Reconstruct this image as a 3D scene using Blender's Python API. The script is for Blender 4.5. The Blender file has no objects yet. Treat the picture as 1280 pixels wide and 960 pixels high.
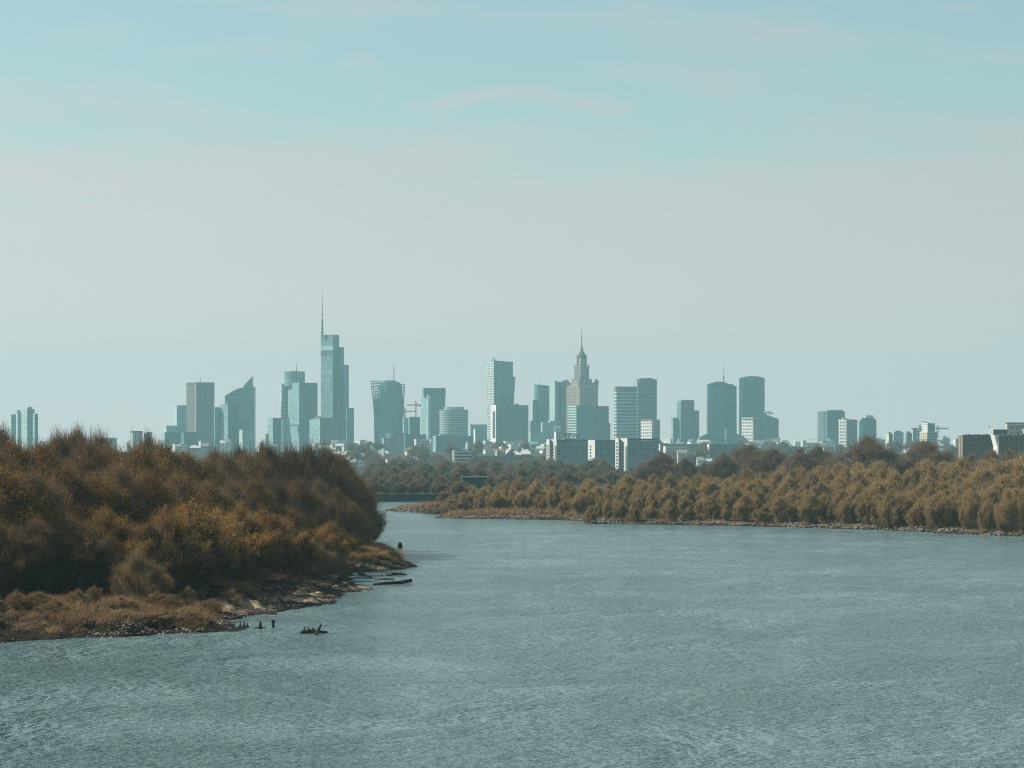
import bpy, math, random
import numpy as np
from math import radians as R, sin, cos, pi, atan2, sqrt, exp

# ------------------------------------------------------------------ basics
FP, HZ, CAMZ = 3500.0, 572.0, 16.0        # focal length in photo pixels, horizon row, eye height (m)
sc = bpy.context.scene
col = sc.collection
rnd = random.Random(11)


def PX(px, d): return (px - 640.0) * d / FP
def PZ(py, d): return CAMZ + (HZ - py) * d / FP
def DW(py, z=0.0): return (CAMZ - z) * FP / (py - HZ)          # distance of a point of height z seen at row py


def tag(o, label=None, cat=None, group=None, kind=None):
    for k, v in (('label', label), ('category', cat), ('group', group), ('kind', kind)):
        if v: o[k] = v
    return o


def empty(name, loc, label, cat, group=None, rz=0.0):
    o = bpy.data.objects.new(name, None)
    o.empty_display_size = 1.0
    col.objects.link(o)
    o.location = loc
    o.rotation_euler = (0, 0, rz)
    return tag(o, label, cat, group, 'thing')


class MB:
    """collects polygons with uv and material slots, then links them as one mesh object"""
    def __init__(s, origin=(0, 0, 0)):
        s.v, s.f, s.uv, s.m, s.o = [], [], [], [], origin

    def poly(s, pts, uvs=None, mi=0):
        b = len(s.v)
        s.v += [(p[0] - s.o[0], p[1] - s.o[1], p[2] - s.o[2]) for p in pts]
        s.f.append(list(range(b, b + len(pts))))
        s.uv += uvs if uvs else [(p[0], p[2]) for p in pts]
        s.m.append(mi)

    def prism(s, pts, z0, z1, mats=None, roof=1, tops=None, bottom=False, u0=0.0):
        """upright prism over a counter-clockwise plan; tops gives each corner its own height"""
        n = len(pts)
        tops = tops or [z1] * n
        u = u0
        for i in range(n):
            a, b = pts[i], pts[(i + 1) % n]
            ta, tb = tops[i], tops[(i + 1) % n]
            L = math.hypot(b[0] - a[0], b[1] - a[1])
            s.poly([(a[0], a[1], z0), (b[0], b[1], z0), (b[0], b[1], tb), (a[0], a[1], ta)],
                   [(u, 0), (u + L, 0), (u + L, tb - z0), (u, ta - z0)], mats[i] if mats else 0)
            u += L
        s.poly([(p[0], p[1], t) for p, t in zip(pts, tops)], None, roof)
        if bottom:
            s.poly([(p[0], p[1], z0) for p in reversed(pts)], None, roof)

    def box(s, c, size, rz=0.0, mi=0):
        x, y, z = size[0] / 2, size[1] / 2, size[2] / 2
        ca, sa = cos(rz), sin(rz)
        pl = [(c[0] + ca * px - sa * py, c[1] + sa * px + ca * py) for px, py in ((-x, -y), (x, -y), (x, y), (-x, y))]
        s.prism(pl, c[2] - z, c[2] + z, [mi] * 4, mi, bottom=True)

    def loft(s, rings, mi=0, roof=1, cap=True):
        """rings: list of (plan points, z or per-point z list), same count each"""
        for k in range(len(rings) - 1):
            (p, z), (q, w) = rings[k], rings[k + 1]
            n = len(p)
            u = 0.0
            for i in range(n):
                j = (i + 1) % n
                L = math.hypot(p[j][0] - p[i][0], p[j][1] - p[i][1])
                zi = lambda zz, t: zz[t] if isinstance(zz, (list, tuple)) else zz
                mm = mi[i] if isinstance(mi, (list, tuple)) else mi
                s.poly([(*p[i], zi(z, i)), (*p[j], zi(z, j)), (*q[j], zi(w, j)), (*q[i], zi(w, i))],
                       [(u, zi(z, i)), (u + L, zi(z, j)), (u + L, zi(w, j)), (u, zi(w, i))], mm)
                u += L
        if cap:
            p, z = rings[-1]
            s.poly([(*a, z[i] if isinstance(z, (list, tuple)) else z) for i, a in enumerate(p)], None, roof)

    def tube(s, pts, rads, n=6, mi=0):
        """tapered round bar along points"""
        rings = []
        for k, p in enumerate(pts):
            a = pts[max(0, k - 1)]; b = pts[min(len(pts) - 1, k + 1)]
            d = np.array(b, float) - np.array(a, float)
            d /= max(np.linalg.norm(d), 1e-9)
            up = np.array((0, 0, 1.0)) if abs(d[2]) < 0.9 else np.array((1.0, 0, 0))
            e1 = np.cross(d, up); e1 /= np.linalg.norm(e1)
            e2 = np.cross(d, e1)
            rings.append([tuple(np.array(p) + rads[k] * (e1 * cos(2 * pi * i / n) + e2 * sin(2 * pi * i / n))) for i in range(n)])
        for k in range(len(rings) - 1):
            for i in range(n):
                j = (i + 1) % n
                s.poly([rings[k][j], rings[k][i], rings[k + 1][i], rings[k + 1][j]], None, mi)
        s.poly(rings[0], None, mi)
        s.poly(list(reversed(rings[-1])), None, mi)

    def build(s, name, mats, parent=None, loc=None):
        me = bpy.data.meshes.new(name)
        me.from_pydata(s.v, [], s.f)
        uv = me.uv_layers.new(name='UVMap')
        uv.data.foreach_set('uv', np.array(s.uv, 'f').ravel())
        me.polygons.foreach_set('material_index', np.array(s.m, 'i'))
        for m in (mats if isinstance(mats, (list, tuple)) else [mats]):
            me.materials.append(m)
        me.update()
        o = bpy.data.objects.new(name, me)
        col.objects.link(o)
        if parent: o.parent = parent
        if loc: o.location = loc
        return o


def np_mesh(name, V, F, mats, mi=None, smooth=False):
    """V (n,3), F (m,k) -> mesh"""
    me = bpy.data.meshes.new(name)
    V = np.ascontiguousarray(V, 'f'); F = np.ascontiguousarray(F, 'i')
    k = F.shape[1]
    me.vertices.add(len(V)); me.vertices.foreach_set('co', V.ravel())
    me.loops.add(F.size); me.loops.foreach_set('vertex_index', F.ravel())
    me.polygons.add(len(F))
    me.polygons.foreach_set('loop_start', np.arange(0, F.size, k, dtype='i'))
    if mi is not None: me.polygons.foreach_set('material_index', np.ascontiguousarray(mi, 'i'))
    for m in mats: me.materials.append(m)
    if smooth: me.polygons.foreach_set('use_smooth', np.ones(len(F), bool))
    me.update(calc_edges=True)
    return me


def link(name, me, parent=None, loc=None):
    o = bpy.data.objects.new(name, me)
    col.objects.link(o)
    if parent: o.parent = parent
    if loc is not None: o.location = loc
    return o


# ------------------------------------------------------------------ materials
class NT:
    def __init__(s, name):
        s.mat = bpy.data.materials.new(name)
        s.mat.use_nodes = True
        s.t = s.mat.node_tree
        s.b = s.t.nodes['Principled BSDF']
        s.out = s.t.nodes['Material Output']

    def n(s, typ, **kw):
        x = s.t.nodes.new(typ)
        for k, v in kw.items(): setattr(x, k, v)
        return x

    def l(s, a, b): s.t.links.new(a, b)

    def math(s, op, a, b=None, c=None):
        x = s.n('ShaderNodeMath', operation=op)
        for i, v in enumerate((a, b, c)):
            if v is None: continue
            if isinstance(v, (int, float)): x.inputs[i].default_value = v
            else: s.l(v, x.inputs[i])
        return x.outputs[0]

    def mix(s, f, a, b):
        x = s.n('ShaderNodeMix', data_type='RGBA')
        for i, v in ((0, f), (6, a), (7, b)):
            if isinstance(v, (int, float)): x.inputs[i].default_value = v
            elif isinstance(v, tuple): x.inputs[i].default_value = (*v, 1)
            else: s.l(v, x.inputs[i])
        return x.outputs[2]

    def noise(s, vec, scale, detail=3, rough=0.55, dist=0.0):
        x = s.n('ShaderNodeTexNoise')
        x.inputs['Scale'].default_value = scale; x.inputs['Detail'].default_value = detail
        x.inputs['Roughness'].default_value = rough; x.inputs['Distortion'].default_value = dist
        if vec is not None: s.l(vec, x.inputs['Vector'])
        return x.outputs[0]

    def ramp(s, f, stops, interp='LINEAR'):
        x = s.n('ShaderNodeValToRGB')
        x.color_ramp.interpolation = interp
        e = x.color_ramp.elements
        while len(e) < len(stops): e.new(0.5)
        for q, (p, c) in zip(e, stops):
            q.position = p; q.color = (*c, 1) if isinstance(c, tuple) else (c, c, c, 1)
        s.l(f, x.inputs[0])
        return x.outputs[0]

    def mapping(s, vec, scale=(1, 1, 1), rot=(0, 0, 0)):
        x = s.n('ShaderNodeMapping')
        x.inputs['Scale'].default_value = scale; x.inputs['Rotation'].default_value = rot
        s.l(vec, x.inputs['Vector'])
        return x.outputs[0]


def plain(name, c, rough=0.7, var=0.15, scale=0.3, metal=0.0):
    t = NT(name)
    tc = t.n('ShaderNodeTexCoord')
    n = t.noise(tc.outputs['Object'], scale, 4)
    k = t.ramp(n, [(0.3, tuple(x * (1 - var) for x in c)), (0.7, tuple(min(1, x * (1 + var)) for x in c))])
    t.l(k, t.b.inputs['Base Color'])
    t.b.inputs['Roughness'].default_value = rough
    t.b.inputs['Metallic'].default_value = metal
    return t.mat


def facade(name, glass, frame, bay=3.0, floor=3.7, mull=0.12, band=0.3, rough=0.18, rvar=0.5, frough=0.6, spec=0.5, big=0.12):
    """window grid in metres on the wall's own uv"""
    t = NT(name)
    uv = t.n('ShaderNodeUVMap', uv_map='UVMap')
    sp = t.n('ShaderNodeSeparateXYZ'); t.l(uv.outputs[0], sp.inputs[0])
    u = t.math('DIVIDE', sp.outputs[0], bay); v = t.math('DIVIDE', sp.outputs[1], floor)
    fu = t.math('FRACT', u); fv = t.math('FRACT', v)
    mk = t.math('MULTIPLY', t.math('GREATER_THAN', fu, mull), t.math('GREATER_THAN', fv, band))
    cb = t.n('ShaderNodeCombineXYZ')
    t.l(t.math('FLOOR', u), cb.inputs[0]); t.l(t.math('FLOOR', v), cb.inputs[1])
    wn = t.n('ShaderNodeTexWhiteNoise', noise_dimensions='2D'); t.l(cb.outputs[0], wn.inputs['Vector'])
    lo = tuple(x * (1 - rvar) for x in glass); hi = tuple(min(1, x * (1 + rvar)) for x in glass)
    g = t.mix(wn.outputs['Value'], lo, hi)
    tc = t.n('ShaderNodeTexCoord')
    bn = t.noise(tc.outputs['Object'], 0.02, 3)
    fr = t.ramp(bn, [(0.3, tuple(x * (1 - big) for x in frame)), (0.7, tuple(min(1, x * (1 + big)) for x in frame))])
    t.l(t.mix(mk, fr, g), t.b.inputs['Base Color'])
    rr = t.n('ShaderNodeMapRange'); t.l(mk, rr.inputs[0])
    rr.inputs[3].default_value = frough; rr.inputs[4].default_value = rough
    t.l(rr.outputs[0], t.b.inputs['Roughness'])
    t.b.inputs['Specular IOR Level'].default_value = spec
    bp = t.n('ShaderNodeBump'); bp.inputs['Strength'].default_value = 0.6; bp.inputs['Distance'].default_value = 0.15
    bp.invert = True
    t.l(mk, bp.inputs['Height']); t.l(bp.outputs[0], t.b.inputs['Normal'])
    return t.mat


M = {}
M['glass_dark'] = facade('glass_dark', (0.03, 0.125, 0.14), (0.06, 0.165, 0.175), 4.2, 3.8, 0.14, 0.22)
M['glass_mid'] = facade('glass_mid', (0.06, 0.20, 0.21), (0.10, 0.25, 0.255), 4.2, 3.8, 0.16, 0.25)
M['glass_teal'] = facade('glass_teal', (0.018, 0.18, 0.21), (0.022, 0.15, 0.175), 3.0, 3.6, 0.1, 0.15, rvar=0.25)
M['glass_light'] = facade('glass_light', (0.16, 0.33, 0.335), (0.30, 0.43, 0.425), 3.0, 3.8, 0.2, 0.3)  # with glass_pale, lightened to paint sun onto left walls
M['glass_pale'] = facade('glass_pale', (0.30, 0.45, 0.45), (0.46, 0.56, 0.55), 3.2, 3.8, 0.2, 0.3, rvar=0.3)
M['glass_grid'] = facade('glass_grid', (0.17, 0.33, 0.34), (0.07, 0.15, 0.155), 6.5, 14.0, 0.26, 0.12, rvar=0.3)
M['brown_slab'] = facade('brown_slab', (0.07, 0.135, 0.14), (0.17, 0.205, 0.20), 2.4, 3.6, 0.35, 0.35)
M['taupe_slab'] = facade('taupe_slab', (0.07, 0.10, 0.10), (0.12, 0.115, 0.105), 2.4, 3.6, 0.4, 0.35)
M['grey_slab'] = facade('grey_slab', (0.06, 0.10, 0.10), (0.2, 0.22, 0.215), 3.0, 3.4, 0.35, 0.45)
M['stone'] = facade('stone', (0.075, 0.075, 0.07), (0.35, 0.285, 0.225), 4.4, 6.0, 0.5, 0.3, rough=0.4, rvar=0.4)
M['white_grid'] = facade('white_grid', (0.10, 0.15, 0.16), (0.78, 0.76, 0.74), 4.4, 5.4, 0.42, 0.45, rough=0.3)
M['white_band'] = facade('white_band', (0.07, 0.15, 0.155), (0.66, 0.68, 0.66), 5.5, 4.8, 0.3, 0.4, rough=0.25)
M['striped'] = facade('striped', (0.04, 0.13, 0.135), (0.52, 0.58, 0.53), 60.0, 6.3, 0.0, 0.45, rough=0.25)
M['fine_stripe'] = facade('fine_stripe', (0.07, 0.17, 0.17), (0.45, 0.52, 0.49), 60.0, 4.6, 0.0, 0.45, rough=0.25)
M['striped_dark'] = facade('striped_dark', (0.03, 0.11, 0.12), (0.075, 0.19, 0.195), 60.0, 6.3, 0.0, 0.4, rough=0.25)
M['fins'] = facade('fins', (0.06, 0.13, 0.13), (0.42, 0.5, 0.49), 5.0, 4.3, 0.25, 0.45, rough=0.3, rvar=0.5)
M['slab_front'] = facade('slab_front', (0.07, 0.15, 0.155), (0.15, 0.235, 0.235), 3.4, 2.9, 0.45, 0.42, rvar=0.95)
M['slab_near'] = facade('slab_near', (0.02, 0.03, 0.035), (0.115, 0.105, 0.09), 3.0, 2.9, 0.5, 0.45, rvar=0.8)
M['end_tan'] = facade('end_tan', (0.14, 0.10, 0.07), (0.33, 0.27, 0.2), 2.6, 40.0, 0.4, 0.0, rough=0.7)
M['house_white'] = facade('house_white', (0.08, 0.11, 0.12), (0.8, 0.8, 0.77), 3.4, 3.3, 0.55, 0.5, rvar=0.6)
M['house_cream'] = facade('house_cream', (0.08, 0.1, 0.1), (0.62, 0.57, 0.47), 3.4, 3.3, 0.55, 0.5, rvar=0.6)
M['pale_render'] = facade('pale_render', (0.14, 0.16, 0.16), (0.5, 0.49, 0.45), 4.5, 3.6, 0.6, 0.6, rvar=0.4)
M['house_grey'] = facade('house_grey', (0.06, 0.09, 0.1), (0.32, 0.35, 0.34), 3.2, 3.3, 0.45, 0.45, rvar=0.6)
M['house_brick'] = facade('house_brick', (0.06, 0.08, 0.08), (0.30, 0.2, 0.16), 3.2, 3.3, 0.5, 0.5, rvar=0.6)
M['white_wall'] = plain('white_wall', (0.66, 0.65, 0.62), 0.8, 0.05, 0.05)
M['concrete'] = plain('concrete', (0.28, 0.28, 0.265), 0.85, 0.15, 0.1)
M['dark_concrete'] = plain('dark_concrete', (0.09, 0.10, 0.10), 0.85, 0.25, 0.2)
M['roof_grey'] = plain('roof_grey', (0.2, 0.215, 0.21), 0.85, 0.2, 0.1)
M['roof_dark'] = plain('roof_dark', (0.06, 0.075, 0.075), 0.8, 0.2, 0.1)
M['roof_red'] = plain('roof_red', (0.26, 0.12, 0.08), 0.8, 0.2, 0.2)
M['roof_green'] = plain('roof_green', (0.16, 0.30, 0.26), 0.7, 0.15, 0.1)
M['roof_pale'] = plain('roof_pale', (0.5, 0.52, 0.5), 0.75, 0.1, 0.1)
M['steel'] = plain('steel', (0.17, 0.19, 0.19), 0.5, 0.1, 0.2, 0.3)
M['teal_frame'] = plain('teal_frame', (0.10, 0.19, 0.19), 0.5, 0.1, 0.2)
M['dark_steel'] = plain('dark_steel', (0.07, 0.09, 0.09), 0.5, 0.1, 0.2, 0.2)
M['red_steel'] = plain('red_steel', (0.4, 0.05, 0.04), 0.6, 0.1, 0.2)
M['teal_metal'] = plain('teal_metal', (0.02, 0.075, 0.08), 0.45, 0.2, 0.2)
M['pane'] = plain('pane', (0.03, 0.04, 0.045), 0.15, 0.2, 0.1)
M['sign_ink'] = plain('sign_ink', (0.004, 0.012, 0.016), 0.5, 0.05, 0.1)
M['quay'] = plain('quay', (0.05, 0.062, 0.06), 0.9, 0.35, 0.6)


def leafmat(name, pal, trans=0.36):
    """palette: dark to light; varies per leaf, per clump and per tree"""
    t = NT(name)
    ge = t.n('ShaderNodeNewGeometry'); oi = t.n('ShaderNodeObjectInfo'); tc = t.n('ShaderNodeTexCoord')
    n = t.noise(tc.outputs['Object'], 0.45, 2)
    f = t.math('ADD', t.math('MULTIPLY', ge.outputs['Random Per Island'], 0.35), t.math('MULTIPLY', oi.outputs['Random'], 0.4))
    f = t.math('ADD', f, t.math('MULTIPLY', t.math('SUBTRACT', n, 0.5), 0.9))
    f = t.math('ADD', f, 0.12)
    k = t.ramp(f, [(i / (len(pal) - 1), c) for i, c in enumerate(pal)])
    t.l(k, t.b.inputs['Base Color'])
    t.b.inputs['Roughness'].default_value = 0.75
    t.b.inputs['Specular IOR Level'].default_value = 0.2
    tr = t.n('ShaderNodeBsdfTranslucent'); t.l(k, tr.inputs[0])
    mx = t.n('ShaderNodeMixShader'); mx.inputs[0].default_value = trans
    t.l(t.b.outputs[0], mx.inputs[1]); t.l(tr.outputs[0], mx.inputs[2])
    t.l(mx.outputs[0], t.out.inputs['Surface'])
    return t.mat


M['leaf_rust'] = leafmat('leaf_rust', [(0.20, 0.104, 0.03), (0.38, 0.202, 0.05), (0.56, 0.318, 0.078), (0.64, 0.41, 0.125)])
M['leaf_brown'] = leafmat('leaf_brown', [(0.20, 0.115, 0.052), (0.31, 0.178, 0.07), (0.42, 0.248, 0.092), (0.50, 0.315, 0.13)])
M['leaf_straw'] = leafmat('leaf_straw', [(0.18, 0.115, 0.045), (0.26, 0.165, 0.06), (0.33, 0.22, 0.08), (0.40, 0.28, 0.11)])
M['leaf_ochre'] = leafmat('leaf_ochre', [(0.21, 0.142, 0.066), (0.325, 0.222, 0.092), (0.43, 0.295, 0.125), (0.51, 0.345, 0.175)])
M['leaf_mauve'] = leafmat('leaf_mauve', [(0.20, 0.122, 0.076), (0.28, 0.17, 0.102), (0.35, 0.215, 0.125), (0.42, 0.26, 0.15)])
M['leaf_sage'] = leafmat('leaf_sage', [(0.11, 0.10, 0.064), (0.165, 0.145, 0.085), (0.225, 0.185, 0.11), (0.27, 0.215, 0.13)])
M['leaf_pale'] = leafmat('leaf_pale', [(0.16, 0.19, 0.12), (0.22, 0.25, 0.16), (0.28, 0.3, 0.2)])
M['bark'] = plain('bark', (0.07, 0.05, 0.036), 0.9, 0.35, 1.2)
M['bark_grey'] = plain('bark_grey', (0.18, 0.145, 0.11), 0.9, 0.3, 1.2)
M['bark_mid'] = plain('bark_mid', (0.13, 0.088, 0.058), 0.9, 0.35, 1.2)
M['bark_straw'] = plain('bark_straw', (0.22, 0.15, 0.085), 0.9, 0.3, 1.2)
M['wet_wood'] = plain('wet_wood', (0.022, 0.019, 0.016), 0.6, 0.4, 1.5)
M['wet_wood'].node_tree.nodes['Principled BSDF'].inputs['Specular IOR Level'].default_value = 0.15
M['rock'] = plain('rock', (0.15, 0.13, 0.11), 0.85, 0.35, 1.0)
M['rock_pale'] = plain('rock_pale', (0.22, 0.18, 0.14), 0.85, 0.35, 1.0)
M['rock_dark'] = plain('rock_dark', (0.06, 0.052, 0.045), 0.8, 0.4, 1.0)
M['blade'] = leafmat('blade', [(0.11, 0.066, 0.034), (0.23, 0.14, 0.064), (0.38, 0.25, 0.12), (0.54, 0.395, 0.22)], 0.3)

# ------------------------------------------------------------------ ground
def wl(pts): return np.array([(PX(x, DW(y)), DW(y)) for x, y in pts])

LEFT = wl([(-900, 830), (-300, 814), (-100, 806), (0, 803), (60, 799), (100, 797), (150, 796), (200, 793), (250, 791.5), (290, 789), (300, 786),
           (286, 780), (284, 776), (300, 772), (345, 766), (372, 759), (409, 755.5), (416, 748), (418, 743), (440, 739.5), (458, 736), (440, 733),
           (430, 728), (433, 722), (442, 715.5), (480, 713.5), (505, 711), (516, 708), (506, 705), (499, 699), (490, 692), (470, 688.5), (486, 686),
           (480, 684), (456, 684), (452, 676), (452, 664), (448, 655), (430, 645), (380, 640), (-900, 640)])
RIGHT = wl([(2300, 705), (1600, 687), (1400, 678), (1280, 671), (1180, 666.5), (1100, 662.5), (1000, 659.5), (900, 657), (800, 655.5), (742, 655), (728, 651.5),
            (700, 650), (640, 649), (560, 648), (546, 647), (556, 644.5), (575, 642.3), (540, 641.3), (500, 640), (484, 638.3), (500, 636), (530, 633.5), (560, 629.5), (574, 626), (2300, 624)])
FAR = np.array([(-9000.0, 1018), (PX(576, 1018), 1018), (9000, 1018), (9000, 12000), (-9000, 12000)])


def sdf(P, poly):
    x, y = P[:, 0], P[:, 1]
    d2 = np.full(len(P), 1e18); ins = np.zeros(len(P), bool)
    n = len(poly)
    for i in range(n):
        ax, ay = poly[i]; bx, by = poly[(i + 1) % n]
        ex, ey = bx - ax, by - ay
        t = np.clip(((x - ax) * ex + (y - ay) * ey) / (ex * ex + ey * ey + 1e-12), 0, 1)
        d2 = np.minimum(d2, (x - ax - t * ex) ** 2 + (y - ay - t * ey) ** 2)
        c = (ay > y) != (by > y)
        with np.errstate(divide='ignore', invalid='ignore'):
            ins ^= c & (x < ex * (y - ay) / (ey if ey else 1e-12) + ax)
    return np.where(ins, 1, -1) * np.sqrt(d2)


_r = np.random.RandomState(3)
_W = [(_r.uniform(0, 2 * pi), _r.uniform(0, 6.28)) for _ in range(40)]


def snoise(x, y, wl_):
    s = 0
    for k in range(9):
        a, ph = _W[k]; f = 2 * pi / wl_ * (0.7 + 0.13 * k)
        s = s + np.sin((x * cos(a) + y * sin(a)) * f + ph + 1.3 * np.sin((x * cos(a + 1.9) + y * sin(a + 1.9)) * f * 0.47 + ph * 2))
    return s / 4.0


def far_base(y):
    """city side: low riverside, then the long rise to the plateau"""
    t = np.clip((y - 2500) / 1300.0, 0, 1)
    return 3.6 + 20.4 * t * t * (3 - 2 * t)


def terrain(P):
    x, y = P[:, 0], P[:, 1]
    sl = sdf(P, LEFT) + 0.9 * snoise(x, y, 7.0) + 0.35 * snoise(x, y, 2.6)
    sr = sdf(P, RIGHT) + 1.4 * snoise(x, y, 16.0) + 0.5 * snoise(x, y, 5.0)
    sf = sdf(P, FAR)
    pos = lambda s: np.maximum(s, 0)
    hl = np.where(sl > 0, 0.12 + 0.9 * (1 - np.exp(-pos(sl) / 5)) + 1.1 * (1 - np.exp(-pos(sl) / 28)) + 0.34 * snoise(x, y, 9) * np.minimum(1, pos(sl) / 4) + 0.2 * snoise(x, y, 2.6) * np.minimum(1, pos(sl) / 2), np.maximum(-2, sl * 0.22))
    e = np.clip((sl + 1.6 * snoise(x, y, 12) - 2.2) / 1.2, 0, 1)
    hl = hl + np.where(sl > 0, 0.42 * e * e * (3 - 2 * e), 0)
    hr = np.where(sr > 0, 0.1 + 1.0 * (1 - np.exp(-pos(sr) / 6)) + 1.2 * (1 - np.exp(-pos(sr) / 30)) + 0.2 * snoise(x, y, 11) * np.minimum(1, pos(sr) / 5), np.maximum(-2, sr * 0.15))
    hf = np.where(sf > 0, np.minimum(sf * 0.9, 2.1) + (far_base(y) - 2.1) * np.clip(sf / 120, 0, 1), np.maximum(-2, sf * 0.5))
    return np.maximum(np.maximum(hl, hr), hf)


def ground_z(x, y):
    return float(terrain(np.array([[x, y]], float))[0])


def build_ground():
    rows = [np.array([-250, -100, 0, 60, 100, 140]), np.arange(170, 230, 3.0), np.arange(230, 560, 0.9), np.arange(560, 1030, 2.6),
            np.arange(1030, 1300, 12.0), np.geomspace(1300, 9500, 60)]
    Y = np.concatenate(rows)
    tp = np.concatenate([np.linspace(-1500, -260, 30)[:-1], np.arange(-260, 560, 1.4), np.arange(560, 1500, 2.2), np.linspace(1500, 2800, 30)[1:]])
    T = (tp - 640) / FP
    YY, TT = np.meshgrid(Y, T, indexing='ij')
    XX = TT * np.maximum(YY, 250)
    P = np.stack([XX.ravel(), YY.ravel()], 1)
    Z = terrain(P)
    nr, nc = YY.shape
    idx = np.arange(nr * nc).reshape(nr, nc)
    F = np.stack([idx[:-1, :-1], idx[:-1, 1:], idx[1:, 1:], idx[1:, :-1]], -1).reshape(-1, 4)
    t = NT('bank_soil')
    ge = t.n('ShaderNodeNewGeometry')
    pos = ge.outputs['Position']
    sp = t.n('ShaderNodeSeparateXYZ'); t.l(pos, sp.inputs[0])
    n1 = t.noise(pos, 0.16, 5, 0.6); n2 = t.noise(pos, 1.3, 4, 0.65); n3 = t.noise(t.mapping(pos, (0.12, 0.5, 1)), 1.0, 5, 0.7)
    sand = t.ramp(n2, [(0.3, (0.22, 0.16, 0.10)), (0.7, (0.44, 0.34, 0.23))])
    soil = t.ramp(n2, [(0.3, (0.012, 0.008, 0.005)), (0.55, (0.028, 0.019, 0.011)), (0.78, (0.085, 0.058, 0.033))])
    mask = t.ramp(t.math('ADD', t.math('MULTIPLY', n1, 0.6), t.math('MULTIPLY', n3, 0.4)), [(0.47, 0.0), (0.56, 1.0)])
    lowz = t.n('ShaderNodeMapRange'); t.l(sp.outputs[2], lowz.inputs[0])
    lowz.inputs[1].default_value = 1.5; lowz.inputs[2].default_value = 0.75
    bend = t.n('ShaderNodeMapRange'); t.l(sp.outputs[1], bend.inputs[0])
    bend.inputs[1].default_value = 262; bend.inputs[2].default_value = 285; bend.inputs[3].default_value = 0.0
    bend2 = t.n('ShaderNodeMapRange'); t.l(sp.outputs[1], bend2.inputs[0])
    bend2.inputs[1].default_value = 350; bend2.inputs[2].default_value = 390; bend2.inputs[3].default_value = 1.0; bend2.inputs[4].default_value = 0.4
    mask = t.math('MULTIPLY', t.math('MULTIPLY', t.math('MULTIPLY', mask, lowz.outputs[0]), bend.outputs[0]), bend2.outputs[0])
    dry = t.mix(mask, soil, sand)
    wetz = t.n('ShaderNodeMapRange'); t.l(t.math('ADD', sp.outputs[2], t.math('MULTIPLY', t.math('SUBTRACT', n1, 0.5), 0.9)), wetz.inputs[0])
    wetz.inputs[1].default_value = 0.12; wetz.inputs[2].default_value = 0.42
    k = t.mix(wetz.outputs[0], (0.022, 0.017, 0.012), dry)
    farz = t.n('ShaderNodeMapRange'); t.l(sp.outputs[1], farz.inputs[0])
    farz.inputs[1].default_value = 1000; farz.inputs[2].default_value = 1060
    k = t.mix(farz.outputs[0], k, t.ramp(n1, [(0.3, (0.03, 0.034, 0.024)), (0.7, (0.07, 0.065, 0.045))]))
    t.l(k, t.b.inputs['Base Color']); t.b.inputs['Roughness'].default_value = 0.95; t.b.inputs['Specular IOR Level'].default_value = 0.08
    bp = t.n('ShaderNodeBump'); bp.inputs['Strength'].default_value = 0.7; bp.inputs['Distance'].default_value = 0.35
    t.l(n2, bp.inputs['Height']); t.l(bp.outputs[0], t.b.inputs['Normal'])
    me = np_mesh('ground', np.stack([P[:, 0], P[:, 1], Z], 1), F, [t.mat], smooth=True)
    tag(link('ground', me), kind='structure')


build_ground()


def build_water():
    t = NT('river_water')
    ge = t.n('ShaderNodeNewGeometry'); pos = ge.outputs['Position']
    t.b.inputs['Roughness'].default_value = 0.2; t.b.inputs['Specular IOR Level'].default_value = 0.27
    t.b.inputs['IOR'].default_value = 1.33
    # slow patches of wind: calm lanes against ruffled ones
    wind = t.noise(t.mapping(pos, (0.012, 0.006, 1), (0, 0, 0.15)), 1.0, 4, 0.6, 0.8)
    wind2 = t.noise(t.mapping(pos, (0.05, 0.045, 1), (0, 0, 0.3)), 1.0, 5, 0.7, 0.5)
    amp = t.ramp(t.math('ADD', t.math('MULTIPLY', wind, 0.45), t.math('MULTIPLY', wind2, 0.55)), [(0.42, 0.38), (0.58, 1.0)])
    w0 = t.noise(t.mapping(pos, (0.16, 0.10, 1), (0, 0, 0.2)), 1.0, 3, 0.6, 0.5)
    w1 = t.noise(t.mapping(pos, (0.4, 0.75, 1), (0, 0, 0.12)), 1.0, 5, 0.68, 0.4)
    w2 = t.noise(t.mapping(pos, (1.7, 2.6, 1), (0, 0, -0.12)), 1.0, 3, 0.6, 0.3)
    h = t.math('ADD', t.math('MULTIPLY', w1, 1.0), t.math('MULTIPLY', w2, 0.62))
    h = t.math('ADD', h, t.math('MULTIPLY', w0, 0.5))
    h = t.math('MULTIPLY', h, amp)
    bp = t.n('ShaderNodeBump'); bp.inputs['Strength'].default_value = 1.0; bp.inputs['Distance'].default_value = 4.0
    t.l(h, bp.inputs['Height']); t.l(bp.outputs[0], t.b.inputs['Normal'])
    sil = t.noise(t.mapping(pos, (0.02, 0.014, 1)), 1.0, 3)
    t.l(t.ramp(sil, [(0.3, (0.16, 0.265, 0.268)), (0.7, (0.19, 0.30, 0.302))]), t.b.inputs['Base Color'])
    m = MB()
    m.poly([(-560, -240, 0), (700, -240, 0), (700, 1150, 0), (-560, 1150, 0)])
    tag(m.build('river_water', t.mat), kind='structure')


build_water()

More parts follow.
